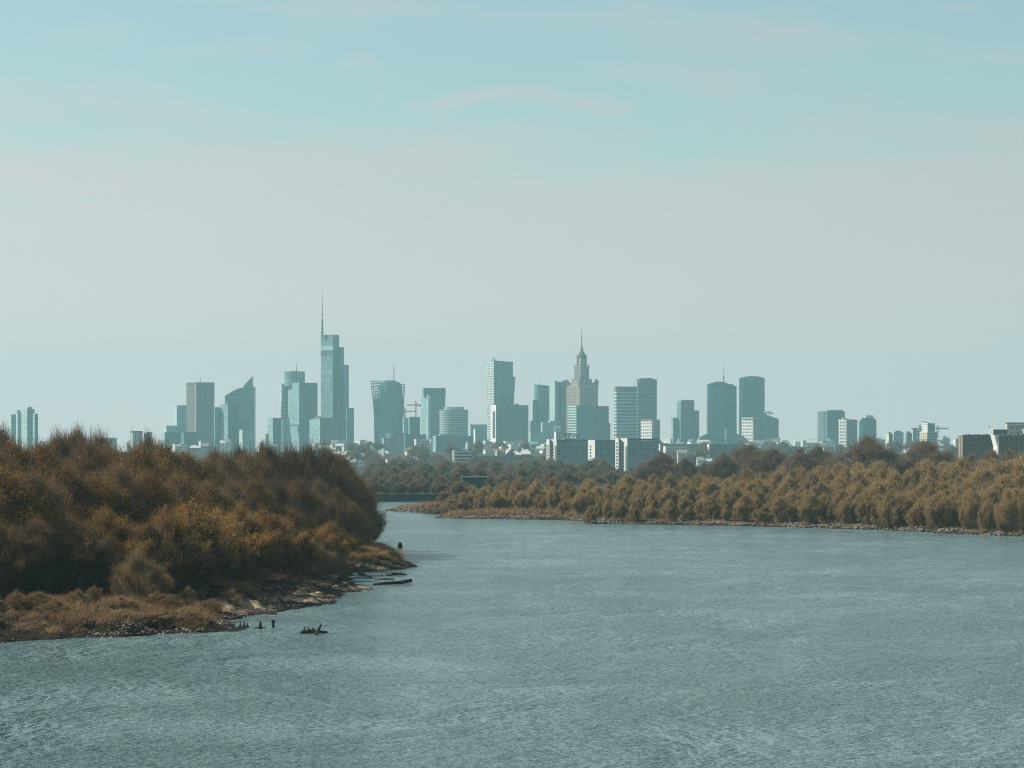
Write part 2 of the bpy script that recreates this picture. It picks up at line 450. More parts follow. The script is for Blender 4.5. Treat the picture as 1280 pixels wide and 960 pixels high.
# ------------------------------------------------------------------ trees
def prisms(p0, p1, r0, r1, n=3):
    N = len(p0)
    d = p1 - p0
    d = d / np.maximum(np.linalg.norm(d, axis=1, keepdims=True), 1e-9)
    up = np.where(np.abs(d[:, 2:3]) < 0.9, np.array([[0, 0, 1.0]]), np.array([[1.0, 0, 0]]))
    e1 = np.cross(d, up); e1 /= np.maximum(np.linalg.norm(e1, axis=1, keepdims=True), 1e-9)
    e2 = np.cross(d, e1)
    V = np.zeros((N, 2 * n, 3))
    for i in range(n):
        o = e1 * cos(2 * pi * i / n) + e2 * sin(2 * pi * i / n)
        V[:, i] = p0 + o * r0[:, None]; V[:, n + i] = p1 + o * r1[:, None]
    q = np.array([[i, (i + 1) % n, n + (i + 1) % n, n + i] for i in range(n)])
    F = (q[None] + (np.arange(N) * 2 * n)[:, None, None]).reshape(-1, 4)
    return V.reshape(-1, 3), F


def unit(a): return a / np.maximum(np.linalg.norm(a, axis=1, keepdims=True), 1e-9)


def tree_meshes(kind, seed, H, W, base, nclust, ntwig, nleaf, leaf, twig, mats, stems=1, up=0.6, clump=0.17, droop=0.0, top=1.0):
    """trunk mesh and crown mesh: limbs reach clump centres spread in an uneven crown, twigs and leaves fan out of each"""
    g = np.random.RandomState(seed)
    lm, bm, tm = mats
    # uneven envelope
    ph = g.uniform(0, 6.28, 6)
    C = []
    while len(C) < nclust:
        a = g.uniform(0, 2 * pi); h = g.uniform(0, 1) ** 0.9; rr = sqrt(g.uniform(0.12, 1))
        prof = (sin(pi * min(1, (h * 0.86 + 0.16))) ** 0.62) * (1 + 0.22 * sin(2 * a + ph[0] + 3 * h) + 0.16 * sin(3 * a + ph[1] - 5 * h))
        prof *= 1.0 if h < 0.8 else (1 - (h - 0.8) * 1.2 * top)
        C.append((cos(a) * rr * prof * W / 2, sin(a) * rr * prof * W / 2, H * (base + (0.97 - base) * h * (1 - 0.16 * (rr * rr) * (h > 0.5)))))
    C = np.array(C)
    # stems and limbs
    S0, S1, A0, A1 = [], [], [], []
    lean = g.uniform(-0.06, 0.06, (stems, 2)) * H * (2.0 if stems > 1 else 1)
    roots = np.c_[g.uniform(-0.03, 0.03, (stems, 2)) * H * (1.5 if stems > 1 else 0), np.full(stems, -0.4)]
    tr = 0.018 * H / sqrt(stems) + 0.03
    def stem_at(k, t):
        t = np.asarray(t)[..., None]
        wob = np.stack([np.sin(t[..., 0] * 5 + k * 2), np.cos(t[..., 0] * 4 + k), 0 * t[..., 0]], -1) * 0.012 * H
        return roots[k] + np.concatenate([t * lean[k], t * (H * 0.86 + 0.4)], -1) + wob * t
    for k in range(stems):
        ts = np.linspace(0, 1, 9); P = stem_at(k, ts)
        r = tr * (1 - ts * 0.9)
        S0.append(P[:-1]); S1.append(P[1:]); A0.append(r[:-1]); A1.append(r[1:])
    which = g.randint(0, stems, nclust)
    for c, k in zip(C, which):
        tz = np.clip((c[2] / H) * g.uniform(0.35, 0.75), 0.04, 0.95)
        s = stem_at(k, tz)
        m = s * 0.45 + c * 0.55 + np.array([0, 0, -0.03 * H]) + g.uniform(-0.02, 0.02, 3) * H
        P = np.stack([s, s * 0.6 + m * 0.4 + g.uniform(-.01, .01, 3) * H, m, c])
        r0 = tr * (1 - tz * 0.85) * 0.42
        r = np.array([r0, r0 * 0.75, r0 * 0.5, max(0.012, r0 * 0.2)])
        S0.append(P[:-1]); S1.append(P[1:]); A0.append(r[:-1]); A1.append(r[1:])
    V, F = prisms(np.concatenate(S0), np.concatenate(S1), np.concatenate(A0), np.concatenate(A1), 5)
    trunk = np_mesh(kind + '_trunk', V, F, [tm], smooth=True)
    # twigs
    n = nclust * ntwig
    cc = np.repeat(C, ntwig, 0)
    out = cc * np.array([1, 1, 0]) / (W / 2)
    dirs = unit(out * 0.75 + np.array([0, 0, up]) + g.normal(0, 0.42, (n, 3)))
    L = H * clump * (0.3 + 0.95 * g.uniform(0, 1, n) ** 1.6)
    p0 = cc + g.normal(0, 0.035 * H, (n, 3)) * np.array([1, 1, 0.8]) - dirs * (L * 0.4)[:, None]
    p1 = p0 + dirs * L[:, None] + np.array([0, 0, -1.0]) * (L * droop * g.uniform(0, 1, n))[:, None]
    p0[:, 2] = np.maximum(p0[:, 2], 0.1); p1[:, 2] = np.maximum(p1[:, 2], 0.25)
    tw = twig * (0.7 + 1.9 * (g.uniform(0, 1, n) > 0.8))
    Vt, Ft = prisms(p0, p1, tw, tw * 0.4, 3)
    Vs, Fs, Ms = [Vt], [Ft], [np.ones(len(Ft), 'i')]
    if nleaf > 0:
        m = int(n * nleaf)
        wt = 0.12 + np.clip(p1[:, 2] / H, 0, 1) ** 1.7 * (0.35 + np.clip(np.linalg.norm(out[:, :2], axis=1), 0, 1.2))
        w = g.choice(n, m, p=wt / wt.sum())
        c = p0[w] + (p1[w] - p0[w]) * g.uniform(0.25, 1.08, m)[:, None] + g.normal(0, leaf * 0.9, (m, 3))
        a = unit(dirs[w] + g.normal(0, 0.7, (m, 3))); b = unit(np.cross(a, g.normal(0, 1, (m, 3))))
        s = leaf * g.uniform(0.55, 1.25, m)[:, None]
        Q = np.stack([c - a * s, c - b * s * 0.36, c + a * s, c + b * s * 0.36], 1)
        Vs.append(Q.reshape(-1, 3)); Fs.append(np.arange(4 * m).reshape(-1, 4) + len(Vt)); Ms.append(np.zeros(m, 'i'))
    crown = np_mesh(kind + '_crown', np.concatenate(Vs), np.concatenate(Fs), [lm, bm], np.concatenate(Ms))
    return trunk, crown


PROTO = {}
def proto(key, *a, **k): PROTO[key] = tree_meshes(key, *a, **k)


def mm(a, b='bark', c=None): return (M[a], M[b], M[c or b])
# left bank, 250-500 m away
for i in range(3): proto(f'rust{i}', 20 + i, 16, 11.5, 0.2, 150, 64, 4.2, 0.085, 0.016, mm('leaf_rust', 'bark', 'bark_grey'), stems=2)
for i in range(2): proto(f'brown{i}', 30 + i, 16, 11, 0.18, 150, 64, 4.0, 0.08, 0.015, mm('leaf_brown', 'bark_mid', 'bark_grey'), stems=2, up=1.2, clump=0.2)
for i in range(2): proto(f'bare{i}', 40 + i, 16, 8.5, 0.14, 130, 90, 1.6, 0.075, 0.017, mm('leaf_brown', 'bark_mid', 'bark_grey'), stems=3, up=2.0, clump=0.24)
for i in range(2): proto(f'shrub{i}', 50 + i, 7, 8.0, 0.17, 90, 64, 6.0, 0.07, 0.012, mm('leaf_rust'), stems=4, up=0.9, clump=0.26)
for i in range(2): proto(f'dark{i}', 55 + i, 9, 9.0, 0.08, 100, 70, 3.2, 0.07, 0.014, mm('leaf_brown', 'bark', 'bark_grey'), stems=5, up=1.0, clump=0.24)
for i in range(2): proto(f'thin{i}', 60 + i, 5, 4.6, 0.05, 56, 70, 3.0, 0.06, 0.01, mm('leaf_straw', 'bark_straw'), stems=5, up=1.2, clump=0.3)
# right bank, 560-1000 m away
for i in range(4): proto(f'scrub{i}', 70 + i, 8, (5.2, 6.2, 5.6, 8.0)[i], 0.05, (64, 74, 60, 80)[i], 46, 5.5, 0.15, 0.024, mm('leaf_ochre', 'bark_straw'), stems=4, up=(2.6, 2.0, 3.2, 1.3)[i], clump=(0.32, 0.3, 0.36, 0.26)[i])
for i in range(2): proto(f'low{i}', 80 + i, 4, 6, 0.04, 40, 40, 4.0, 0.13, 0.022, mm('leaf_mauve', 'bark_grey'), stems=4, up=0.8, clump=0.28)
for i in range(3): proto(f'wood{i}', 90 + i, 18, 17, 0.2, 170, 66, 1.3, 0.15, 0.03, mm('leaf_mauve', 'bark_grey'), stems=1, up=0.6, clump=0.17, top=0.5)
# far hazy wood
for i in range(3): proto(f'haze{i}', 100 + i, 16, 13, 0.12, 110, 30, 1.6, 0.42, 0.06, mm('leaf_sage', 'bark_grey'), stems=2, up=0.45, clump=0.22, top=0.35)
for i in range(2): proto(f'twiggy{i}', 110 + i, 16, 13, 0.16, 110, 36, 0.9, 0.38, 0.06, mm('leaf_mauve', 'bark_grey'), stems=2, up=0.6, clump=0.22, top=0.4)
PROTO_H = dict(rust=16, brown=16, bare=16, shrub=7, dark=9, thin=5, scrub=8, low=4, wood=18, haze=16, twiggy=16)


def plant(name, key, px, d, ytop, label, group, cat='tree', z=None, h=None, wide=1.0, x=None):
    """one tree: root at its base, two parts"""
    kind = key.rstrip('0123456789')
    X = PX(px, d) if x is None else x
    zb = ground_z(X, d) if z is None else z
    H = h if h else PZ(ytop, d) - zb
    s = max(0.3, H / PROTO_H[kind])
    o = empty(name, (X, d, zb), label, cat, group, rnd.uniform(0, 6.28))
    o.scale = (s * wide * rnd.uniform(0.92, 1.08), s * wide * rnd.uniform(0.92, 1.08), s)
    tr, cr = PROTO[key]
    link('stem' if cat == 'shrub' else 'trunk', tr, o)
    link('crown', cr, o)
    return o


REFS = [(-40, 'at the very edge of the frame'), (12, 'below the far cluster of pale towers'), (60, 'right of the pale tower cluster'), (105, 'under the widest gap of open sky'),
        (150, 'under the small flat roofs'), (200, 'below the low stepped glass block'), (250, 'below the brown slab tower'), (300, 'below the sail-topped tower'), (345, 'below the teal low office block'),
        (380, 'below the drum-topped tower'), (420, 'below the tallest stepped tower'), (460, 'overhanging the water at the end of the wood'), (1000, '')]
def ref(px): return min(REFS, key=lambda r: abs(r[0] - px))[1]

G_L = 'willows of the left bank wood'
def left_tree(key, px, d, ytop, row, adj, wide=1.0):
    noun = {'rust': 'rust-leaved willow', 'brown': 'brown thin-leaved willow', 'bare': 'nearly bare many-stemmed tree'}[key.rstrip('012')]
    plant({'rust': 'willow_tree', 'brown': 'willow_tree', 'bare': 'bare_tree'}[key.rstrip('012')], key, px, d, ytop, f'{adj} {noun}, {row}, {ref(px)}', G_L, wide=wide)

# back row: crests of the wood
for px, y, k, d in ((-55, 556, 'rust0', 345), (-18, 553, 'rust1', 330), (18, 551, 'rust2', 335), (52, 552, 'rust0', 345), (88, 545, 'brown0', 390), (112, 551, 'brown1', 360), (140, 557, 'rust1', 365),
                    (172, 556, 'rust2', 355), (204, 554, 'rust0', 375), (230, 563, 'rust1', 380), (258, 574, 'rust2', 390), (284, 570, 'brown0', 405), (312, 566, 'brown1', 420), (336, 562, 'bare0', 430),
                    (362, 562, 'bare1', 430), (386, 561, 'bare0', 440), (408, 562, 'bare1', 445), (424, 570, 'brown0', 455), (438, 586, 'brown1', 465), (451, 606, 'brown0', 478), (459, 634, 'brown1', 486), (300, 562, 'bare0', 520), (330, 559, 'bare1', 530)):
    left_tree(k, px, d, y, 'back row crest', 'tall', 1.0)
for px, y, k, d in ((3, 541, 'bare0', 372), (72, 546, 'bare1', 380), (98, 541, 'bare0', 398), (124, 546, 'bare1', 392), (186, 551, 'bare0', 392), (268, 566, 'bare1', 410)):
    left_tree(k, px, d, y, 'poking above the crest', 'slender', .8)
# middle row
for px, y, k, d in ((-40, 588, 'rust1', 288), (0, 583, 'rust2', 283), (42, 590, 'brown1', 285), (80, 582, 'rust0', 300), (118, 590, 'rust1', 304), (150, 586, 'brown0', 308), (186, 588, 'rust2', 311), (222, 592, 'rust0', 326),
                    (256, 600, 'rust1', 332), (288, 604, 'brown0', 351), (318, 600, 'rust2', 363), (346, 604, 'bare1', 374), (372, 600, 'brown1', 392), (398, 604, 'bare0', 402), (420, 612, 'brown0', 412), (438, 628, 'brown1', 431), (455, 640, 'brown0', 455), (459, 655, 'brown1', 475)):
    left_tree(k, px, d, y, 'middle row', 'broad', 1.05)
# front edge: low crowns down to the grass
G_S = 'shrubs along the front edge of the left bank wood'
for px, y, k, d in ((132, 640, 'shrub0', 291), (208, 640, 'shrub1', 297), (240, 632, 'shrub0', 304), (272, 640, 'shrub1', 316),
                    (300, 636, 'shrub0', 327), (330, 640, 'shrub1', 340), (356, 650, 'shrub0', 350), (382, 660, 'shrub1', 364), (412, 655, 'shrub0', 381), (436, 662, 'shrub1', 411), (456, 668, 'shrub0', 448)):
    plant('willow_shrub', k, px, d, y, f'rounded rust-brown shrub filling the front edge, {ref(px)}', G_S, 'shrub')
G_D = 'dark low-branched trees at the foot of the left bank wood'
for px, y, k, d in ((-44, 655, 'dark0', 272), (-14, 648, 'dark1', 274), (14, 660, 'dark0', 277), (44, 650, 'dark1', 279), (72, 662, 'dark0', 281), (100, 652, 'dark1', 282), (126, 664, 'dark0', 286), (186, 655, 'dark1', 290), (222, 668, 'dark0', 296), (258, 672, 'dark1', 304), (292, 668, 'dark0', 316), (326, 676, 'dark1', 328), (356, 672, 'dark0', 342)):
    plant('dark_willow', k, px, d, y, f'low dark willow with pale stems, {ref(px)}', G_D)
G_T = 'thin straw-coloured bushes on the left bank grass'
for px, y, k, d, lab in ((170, 692, 'thin0', 276, 'straw-coloured upright bush standing alone on the grass before the dark wood'),
                         (196, 712, 'thin1', 279, 'smaller straw bush leaning against the lone upright bush'),
                         (398, 682, 'thin0', 352, 'broad olive-straw bush at the foot of the nearly bare trees near the sandy patch'),
                         (372, 696, 'thin1', 342, 'small olive bush beside the sandy patch'),
                         (420, 690, 'thin1', 372, 'olive-brown bush closest to the black mud tongue'),
                         (330, 708, 'thin1', 322, 'low straw bush above the pale sand'),
                         (90, 742, 'thin0', 268, 'knee-high straw bush on the shaded grass bank'),
                         (20, 738, 'thin1', 262, 'knee-high straw bush beside the frame edge'),
                         (118, 738, 'thin1', 272, 'knee-high brown bush between the lone bush and the wood'),
                         (235, 748, 'thin0', 277, 'pale dry tuft-like bush over the shoreline debris')):
    plant('straw_bush', k, px, d, y, lab, G_T, 'shrub', wide=1.15)

# right bank scrub in receding rows
G_R = 'golden willow scrub of the right bank'
def shore_d(px):
    xs = [480, 560, 640, 740, 800, 900, 1000, 1100, 1180, 1280, 1400, 1600]
    ys = [640, 648, 649, 655, 655.5, 657, 659.5, 662.5, 666.5, 671, 678, 687]
    return DW(float(np.interp(px, xs, ys)))
def crest(px):
    xs = [520, 545, 575, 600, 640, 680, 740, 790, 860, 940, 1000, 1100, 1200, 1290]
    ys = [630, 622, 615, 609, 601, 602, 603, 598, 594, 592, 588, 585, 580, 574]
    return float(np.interp(px, xs, ys))
SREF = [(600, 'behind the reed fringe'), (700, 'below the slab blocks'), (770, 'beside the first stone spit'), (850, 'below the hazy grey offices'), (920, 'below the domed dark tower'),
        (1000, 'below the low rooftop strip'), (1060, 'below the bright teal tower'), (1130, 'below the pale hazy blocks'), (1230, 'below the brown apartment slabs'), (1330, 'cut by the frame edge')]
nscr = 0
for row in range(7):
    t = row / 6.0
    px = 556 + row * 3
    if row == 0: px = 738
    while px < 1370:
        d0 = shore_d(px)
        d = d0 + 9 + t * (190 if px > 760 else 130) + rnd.uniform(-5, 5)
        if px < 735: d = max(d, d0 + 28 + t * 90)
        low, hi = (640 if px > 735 else 630), crest(px)
        ytop = (np.interp(t, [0, 1], [628 - (px - 740) * 0.012 if px > 735 else 622, hi])) + rnd.uniform(-6, 8)
        ytop = max(ytop, hi - 3)
        k = f'scrub{rnd.randrange(4)}'
        rname = ('front rank at the stony shore', 'second rank', 'third rank', 'middle rank', 'middle rank', 'upper rank', 'topmost rank')[row]
        rf = min(SREF, key=lambda r: abs(r[0] - px))[1]
        plant('willow_shrub', k, px, d, ytop, f'golden-brown scrub, {rname}, {rf}', G_R, 'shrub', wide=rnd.uniform(0.8, 1.35))
        nscr += 1
        px += rnd.uniform(19, 31) * (560 / d) ** 0.5 * (1.0 if row else 0.9)
G_P = 'low bushes on the right shore'
for i, (px, y) in enumerate(((528, 632), (540, 630), (552, 628), (566, 624), (800, 640), (826, 644), (850, 640), (1016, 648), (1040, 645), (1062, 642), (1090, 648), (1124, 640), (1150, 646), (1210, 650), (1240, 648), (1262, 644), (1290, 650))):
    d = shore_d(px) + (14 if px > 600 else 40)
    rf = min(SREF + [(530, 'on the tip of the spit')], key=lambda r: abs(r[0] - px))[1]
    plant('low_bush', f'low{i % 2}', px, d, y, f'low mauve-brown bush at the waterline, {rf}', G_P, 'shrub', wide=1.1)
plant('pale_bush', 'low0', 573, 800, 606, 'small pale green bush at the tip of the golden scrub', None, 'shrub')

# taller leafless trees behind the scrub
G_W = 'tall leafless trees behind the golden scrub'
for px, y, k, d, w, lab in ((828, 566, 'wood0', 1010, 0.8, 'dome-shaped bare tree just right of the third white-ended slab'),
                            (856, 574, 'wood1', 985, 0.6, 'smaller bare tree between the dome-shaped tree and the hazy offices'),
                            (880, 580, 'wood2', 1000, 0.6, 'grey twiggy tree under the hazy grey offices'),
                            (905, 570, 'wood1', 960, 0.75, 'bare tree below the domed dark tower'),
                            (935, 556, 'wood0', 985, 0.95, 'tallest bare tree below the white-fronted tower'),
                            (966, 562, 'wood2', 975, 0.85, 'broad bare tree below the sloped-roof block'),
                            (1000, 562, 'wood1', 965, 0.8, 'dark bare tree under the gap of low rooftops'),
                            (1022, 558, 'wood0', 970, 0.7, 'reddish bare tree below the dark twin-faced tower'),
                            (1050, 572, 'wood2', 930, 0.6, 'short bare tree left of the great rounded tree'),
                            (1085, 547, 'wood1', 900, 1.0, 'great rounded brown tree in front of the bright teal tower'),
                            (1118, 566, 'wood0', 930, 0.7, 'bare tree leaning out behind the great rounded tree'),
                            (1156, 552, 'wood2', 900, 0.9, 'spreading bare tree below the pale block with a crane'),
                            (1186, 566, 'wood1', 920, 0.7, 'bare tree left of the brown apartment slabs'),
                            (1214, 568, 'wood0', 860, 0.6, 'bare tree at the left corner of the brown apartment slab'),
                            (1240, 564, 'wood2', 850, 0.65, 'bare tree in front of the white gable'),
                            (1262, 563, 'wood1', 840, 0.65, 'rounded brown tree in front of the second brown slab'),
                            (1290, 566, 'wood0', 850, 0.7, 'brown tree cut by the frame edge'),
                            (800, 588, 'wood2', 1000, 0.5, 'low twiggy tree at the foot of the third slab'),
                            (1316, 560, 'wood2', 840, 0.7, 'outermost brown tree beyond the second brown slab')):
    plant('bare_tree', k, px, d, y - 1.5, lab, G_W, wide=w * 1.35)

# hazy wood across the river
G_H = 'hazy trees on the far bank'
HREF = [(455, 'behind the last left bank tree'), (500, 'above the dark quay'), (545, 'above the dark quay, nearer the spit'), (590, 'behind the dark teal boathouse'), (640, 'below the twisted glass tower'), (700, 'at the foot of the first slab'), (760, 'between the slabs'), (830, 'right of the slabs')]
hw = random.Random(5)
for row, (d, ytop, jit) in enumerate(((1065, 601, 7), (1110, 596, 8), (1190, 592, 7), (1320, 588, 7), (1500, 584, 6), (1750, 580, 5), (2050, 577, 4), (2400, 574, 4), (2750, 571, 3))):
    px = 446 + row * 3
    while px < (566 if row == 0 else 650 if row < 2 else 850 if row < 7 else 690):
        k = hw.choice(['haze0', 'haze1', 'haze2', 'twiggy0', 'twiggy1'])
        rf = min(HREF, key=lambda r: abs(r[0] - px))[1]
        nm = 'sage-brown hazy tree' if k.startswith('haze') else 'mauve-brown bare hazy tree'
        rn = ('first', 'second', 'third', 'fourth', 'fifth', 'sixth', 'seventh', 'eighth', 'farthest')[row]
        yy = ytop + hw.uniform(-jit, jit) + (10 if 768 < px < 790 else 0)
        plant('far_tree', k, px, max(d + hw.uniform(-25, 25), 1108 if row == 1 else 0), yy, f'{nm}, {rn} rank {rf}', G_H, wide=hw.uniform(1.1, 1.6))
        px += hw.uniform(15, 25) * (1060 / d) ** 0.35
for i, px in enumerate((40, 78, 120, 155, 196, 235, 270, 312, 350, 388, 420)):
    plant('far_tree', ('haze0', 'twiggy0', 'haze2')[i % 3], px, 1120 + 70 * (i % 3), 600 - 3 * (i % 2), f'hazy tree hidden behind the left bank wood, {ref(px)}', 'hazy trees behind the left bank wood', wide=1.7)
for i, px in enumerate((452, 468, 484, 499, 516, 533, 549, 562, 578)):
    plant('far_bush', ('haze0', 'haze2')[i % 2], px, 1030 + 5 * (i % 3), 612 + (i * 7 % 5), f'dark teal-shaded bush on the quay {min(HREF, key=lambda r: abs(r[0] - px))[1]}', 'bushes along the far quay', 'shrub', wide=1.5)

# ------------------------------------------------------------------ the city
def corner_plan(x0, xe, x1, d, theta=None, dep=None):
    """four plan corners: the near corner at column xe, left wall out to x0, front wall out to x1"""
    a0, b0 = (xe - x0) * d / FP, (x1 - xe) * d / FP
    if a0 < 0.5:
        th = 0.03; b = b0 / cos(th); a = dep or max(8, b * 0.6)
    elif b0 < 0.5 and not theta:
        th = pi / 2 - 0.03; a = a0 / sin(th); b = dep or max(8, a * 0.6)
    else:
        th = theta if theta else min(max(atan2(a0, b0), R(14)), R(62))
        kl, kr = (x0 - 640) / FP, (x1 - 640) / FP          # walls run back to where their far edges are seen
        a = max(0.4, a0 / max(0.08, sin(th) + kl * cos(th)))
        b = max(0.4, b0 / max(0.08, cos(th) - kr * sin(th)))
    C = (PX(xe, d), d)
    Rr = (C[0] + b * cos(th), C[1] + b * sin(th))
    L = (C[0] - a * sin(th), C[1] + a * cos(th))
    return [C, Rr, (L[0] + Rr[0] - C[0], L[1] + Rr[1] - C[1]), L], th


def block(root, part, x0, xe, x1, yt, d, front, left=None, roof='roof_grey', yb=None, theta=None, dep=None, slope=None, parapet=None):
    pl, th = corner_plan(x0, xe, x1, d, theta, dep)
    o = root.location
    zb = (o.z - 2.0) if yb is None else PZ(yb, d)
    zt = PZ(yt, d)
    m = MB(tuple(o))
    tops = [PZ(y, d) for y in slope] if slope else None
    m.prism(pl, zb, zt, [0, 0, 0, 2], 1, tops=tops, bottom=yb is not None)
    ob = m.build(part, [M[front], M[roof], M[left or front]], root)  # left walls mostly paler than fronts: sunlit side put into the colour
    if parapet:
        cx = sum(p[0] for p in pl) / 4; cy = sum(p[1] for p in pl) / 4
        inn = lambda k: [(cx + (p[0] - cx) * k, cy + (p[1] - cy) * k) for p in pl]
        q = MB(tuple(o)); q.prism(inn(0.55), zt + 0.01, zt + parapet, [0] * 4, 0)
        q.build('rooftop_plant_room', M['roof_grey'], root)
    return ob, pl, zt


def mast(root, px, y0, y1, d, r0, r1, part='mast', mat='dark_steel', dy=0.0):
    m = MB(tuple(root.location))
    x = PX(px, d)
    n = 6
    zs = [PZ(y0, d) + (PZ(y1, d) - PZ(y0, d)) * k / n for k in range(n + 1)]
    m.tube([(x, d + dy, z) for z in zs], [r0 + (r1 - r0) * k / n for k in range(n + 1)], 6)
    return m.build(part, M[mat], root)


def ring(cx, cy, rx, ry, n=28, a0=0.0, a1=2 * pi, rot=0.0):
    P = []
    for i in range(n):
        a = a0 + (a1 - a0) * i / (n if abs(a1 - a0 - 2 * pi) < 1e-6 else n - 1)
        x, y = rx * cos(a), ry * sin(a)
        P.append((cx + x * cos(rot) - y * sin(rot), cy + x * sin(rot) + y * cos(rot)))
    return P


def city(name, px, d, label, cat, group=None):
    x = PX(px, d)
    return empty(name, (x, d, float(far_base(d))), label, cat, group)


G_TOWERS = 'towers of the skyline'
def T(name, px, d, label, cat='skyscraper'): return city(name, px, d, label, cat, G_TOWERS)

# far-left cluster of pale towers
t = T('residential_tower', 15, 4420, 'slim pale teal tower, leftmost of the four-tower cluster above the wood', 'tower')
block(t, 'facade', 10.5, 14, 20, 518, 4420, 'glass_light', 'glass_pale')
t = T('residential_tower', 23, 4450, 'second pale tower of the four-tower cluster, slightly stepped roof', 'tower')
block(t, 'facade', 18.3, 22, 28.2, 515, 4450, 'glass_pale', 'glass_pale'); block(t, 'roof_storey', 21, 22, 25, 512.5, 4455, 'glass_mid', yb=515)
t = T('residential_tower', 34, 4400, 'widest and tallest tower of the four-tower cluster with box on its roof', 'tower')
block(t, 'facade', 26.6, 34, 43.2, 511, 4400, 'glass_light', 'glass_pale'); block(t, 'roof_storey', 34, 35, 40, 509, 4404, 'grey_slab', yb=511); mast(t, 37, 511, 505.5, 4412, .5, .2)
t = T('residential_tower', 44, 4380, 'narrow dark teal tower closing the four-tower cluster beside open sky', 'tower')
block(t, 'facade', 41, 43.4, 47.5, 517, 4380, 'glass_mid', 'glass_light')

# low blocks peeping over the left wood
for x0, x1, y, mat, lab in ((122, 146, 546.5, 'glass_light', 'low grey-green block just showing over the left wood'), (163, 178, 540, 'pale_render', 'small flat-roofed block with a dark cornice over the left wood'),
                            (180, 190.5, 539, 'glass_light', 'small teal cube-like block beside the flat-roofed one over the left wood')):
    t = city('office_block', (x0 + x1) / 2, 3500, lab, 'building', 'low blocks over the left wood')
    block(t, 'facade', x0, x0 + 3, x1, y + 1, 3500, mat, 'house_grey', roof='roof_grey')
    if x0 == 163: block(t, 'cornice', x0 - .6, x0 + 2.6, x1 + .6, y - 1.2, 3498, 'roof_dark', 'roof_dark', 'roof_dark', yb=y + 0.6); mast(t, 164.5, y, 532.5, 3510, .25, .15)

# stepped glass block, pale slab and the brown slab tower
t = T('glass_office', 222, 4700, 'low stepped teal glass block at the foot of the brown slab tower', 'office block')
block(t, 'facade', 202, 206, 245, 540, 4700, 'glass_mid', 'glass_light'); block(t, 'upper_storeys', 204.5, 208, 224.5, 532, 4712, 'glass_light', 'glass_pale', yb=540)
block(t, 'side_wing', 226, 230, 246, 541, 4640, 'glass_dark', 'glass_mid')
t = T('office_tower', 226, 5500, 'pale slab tower half hidden behind the brown slab tower')
block(t, 'facade', 216.8, 221, 236, 508, 5500, 'glass_light', 'glass_pale'); block(t, 'roof_storey', 220, 222, 234, 506.6, 5510, 'glass_mid', yb=508)
t = T('office_tower', 250, 5200, 'brown slab tower with vertical ribs and a small mast, left end of skyline')
f, pl, zt = block(t, 'facade', 233, 245.2, 268, 479.5, 5200, 'brown_slab', 'taupe_slab')
block(t, 'roof_band', 232.8, 245.1, 268.2, 477.8, 5199, 'glass_dark', 'dark_concrete', yb=481.5)
block(t, 'sign_panel', 235.8, 241.4, 241.5, 479.2, 5186, 'white_wall', 'white_wall', 'white_wall', yb=480.8)
mast(t, 250.3, 478, 471.5, 5225, .9, .35)
m = MB(tuple(t.location)); C = pl[0]
m.box((C[0] - 0.3, C[1] - 0.4, (zt + t.location.z) / 2), (1.6, 1.6, zt - t.location.z), 0.5); m.build('corner_rib', M['roof_pale'], t)
t = T('glass_tower', 278, 5000, 'mid-height teal tower with a stepped roof between brown slab and sail-topped tower')
block(t, 'facade', 273.5, 285, 297.5, 506, 5000, 'glass_dark', 'glass_light'); block(t, 'left_bay', 267.5, 268.5, 274.2, 509, 5012, 'glass_mid', 'glass_mid')
block(t, 'upper_step', 278, 283.4, 290, 504.8, 5010, 'glass_dark', 'glass_mid', yb=506)

# sail-topped tower: roof sweeping up to a sharp point
d = 5350
t = T('sail_roof_tower', 300, d, 'dark teal tower whose curved roof sweeps up to a sharp point')
m = MB(tuple(t.location)); xs = [281, 284, 289, 294, 299, 304.5]; ys = [495, 493, 490, 487.2, 485.2, 484]
def strip(m, xs, ys, d, depth, mi=0, roof=1):
    zb = t.location.z - 2
    for i in range(len(xs) - 1):
        a, b = PX(xs[i], d), PX(xs[i + 1], d); za, zb2 = PZ(ys[i], d), PZ(ys[i + 1], d)
        m.poly([(a, d, zb), (b, d, zb), (b, d, zb2), (a, d, za)], [(a, zb), (b, zb), (b, zb2), (a, za)], mi)
        m.poly([(b, d + depth, zb), (a, d + depth, zb), (a, d + depth, za), (b, d + depth, zb2)], None, mi)
        m.poly([(a, d, za), (b, d, zb2), (b, d + depth, zb2), (a, d + depth, za)], None, roof)
    a, za = PX(xs[0], d), PZ(ys[0], d)
    m.poly([(a, d + depth, zb), (a, d, zb), (a, d, za), (a, d + depth, za)], [(0, zb), (depth, zb), (depth, za), (0, za)], 2)
    b, zb2 = PX(xs[-1], d), PZ(ys[-1], d)
    m.poly([(b, d, zb), (b, d + depth, zb), (b, d + depth, zb2), (b, d, zb2)], [(0, zb), (depth, zb), (depth, zb2), (0, zb2)], mi)
strip(m, xs, ys, d, 34); m.build('facade', [M['glass_mid'], M['roof_pale'], M['glass_pale']], t)
m = MB(tuple(t.location)); strip(m, [304.5, 306.4, 306.5, 312, 315.3], [482.5, 480, 480, 474, 470.6], d + 6, 20); m.build('pointed_sail', [M['brown_slab'], M['roof_pale'], M['roof_pale']], t)
m = MB(tuple(t.location)); strip(m, [304.6, 317.8], [484, 483.6], d - 1, 30); m.build('right_bay', [M['glass_mid'], M['roof_grey'], M['glass_pale']], t)
m = MB(tuple(t.location)); strip(m, [281.2, 288.2], [497.5, 506], d - 3, 2.5); m.build('bright_corner', [M['glass_pale'], M['roof_pale'], M['glass_pale']], t)
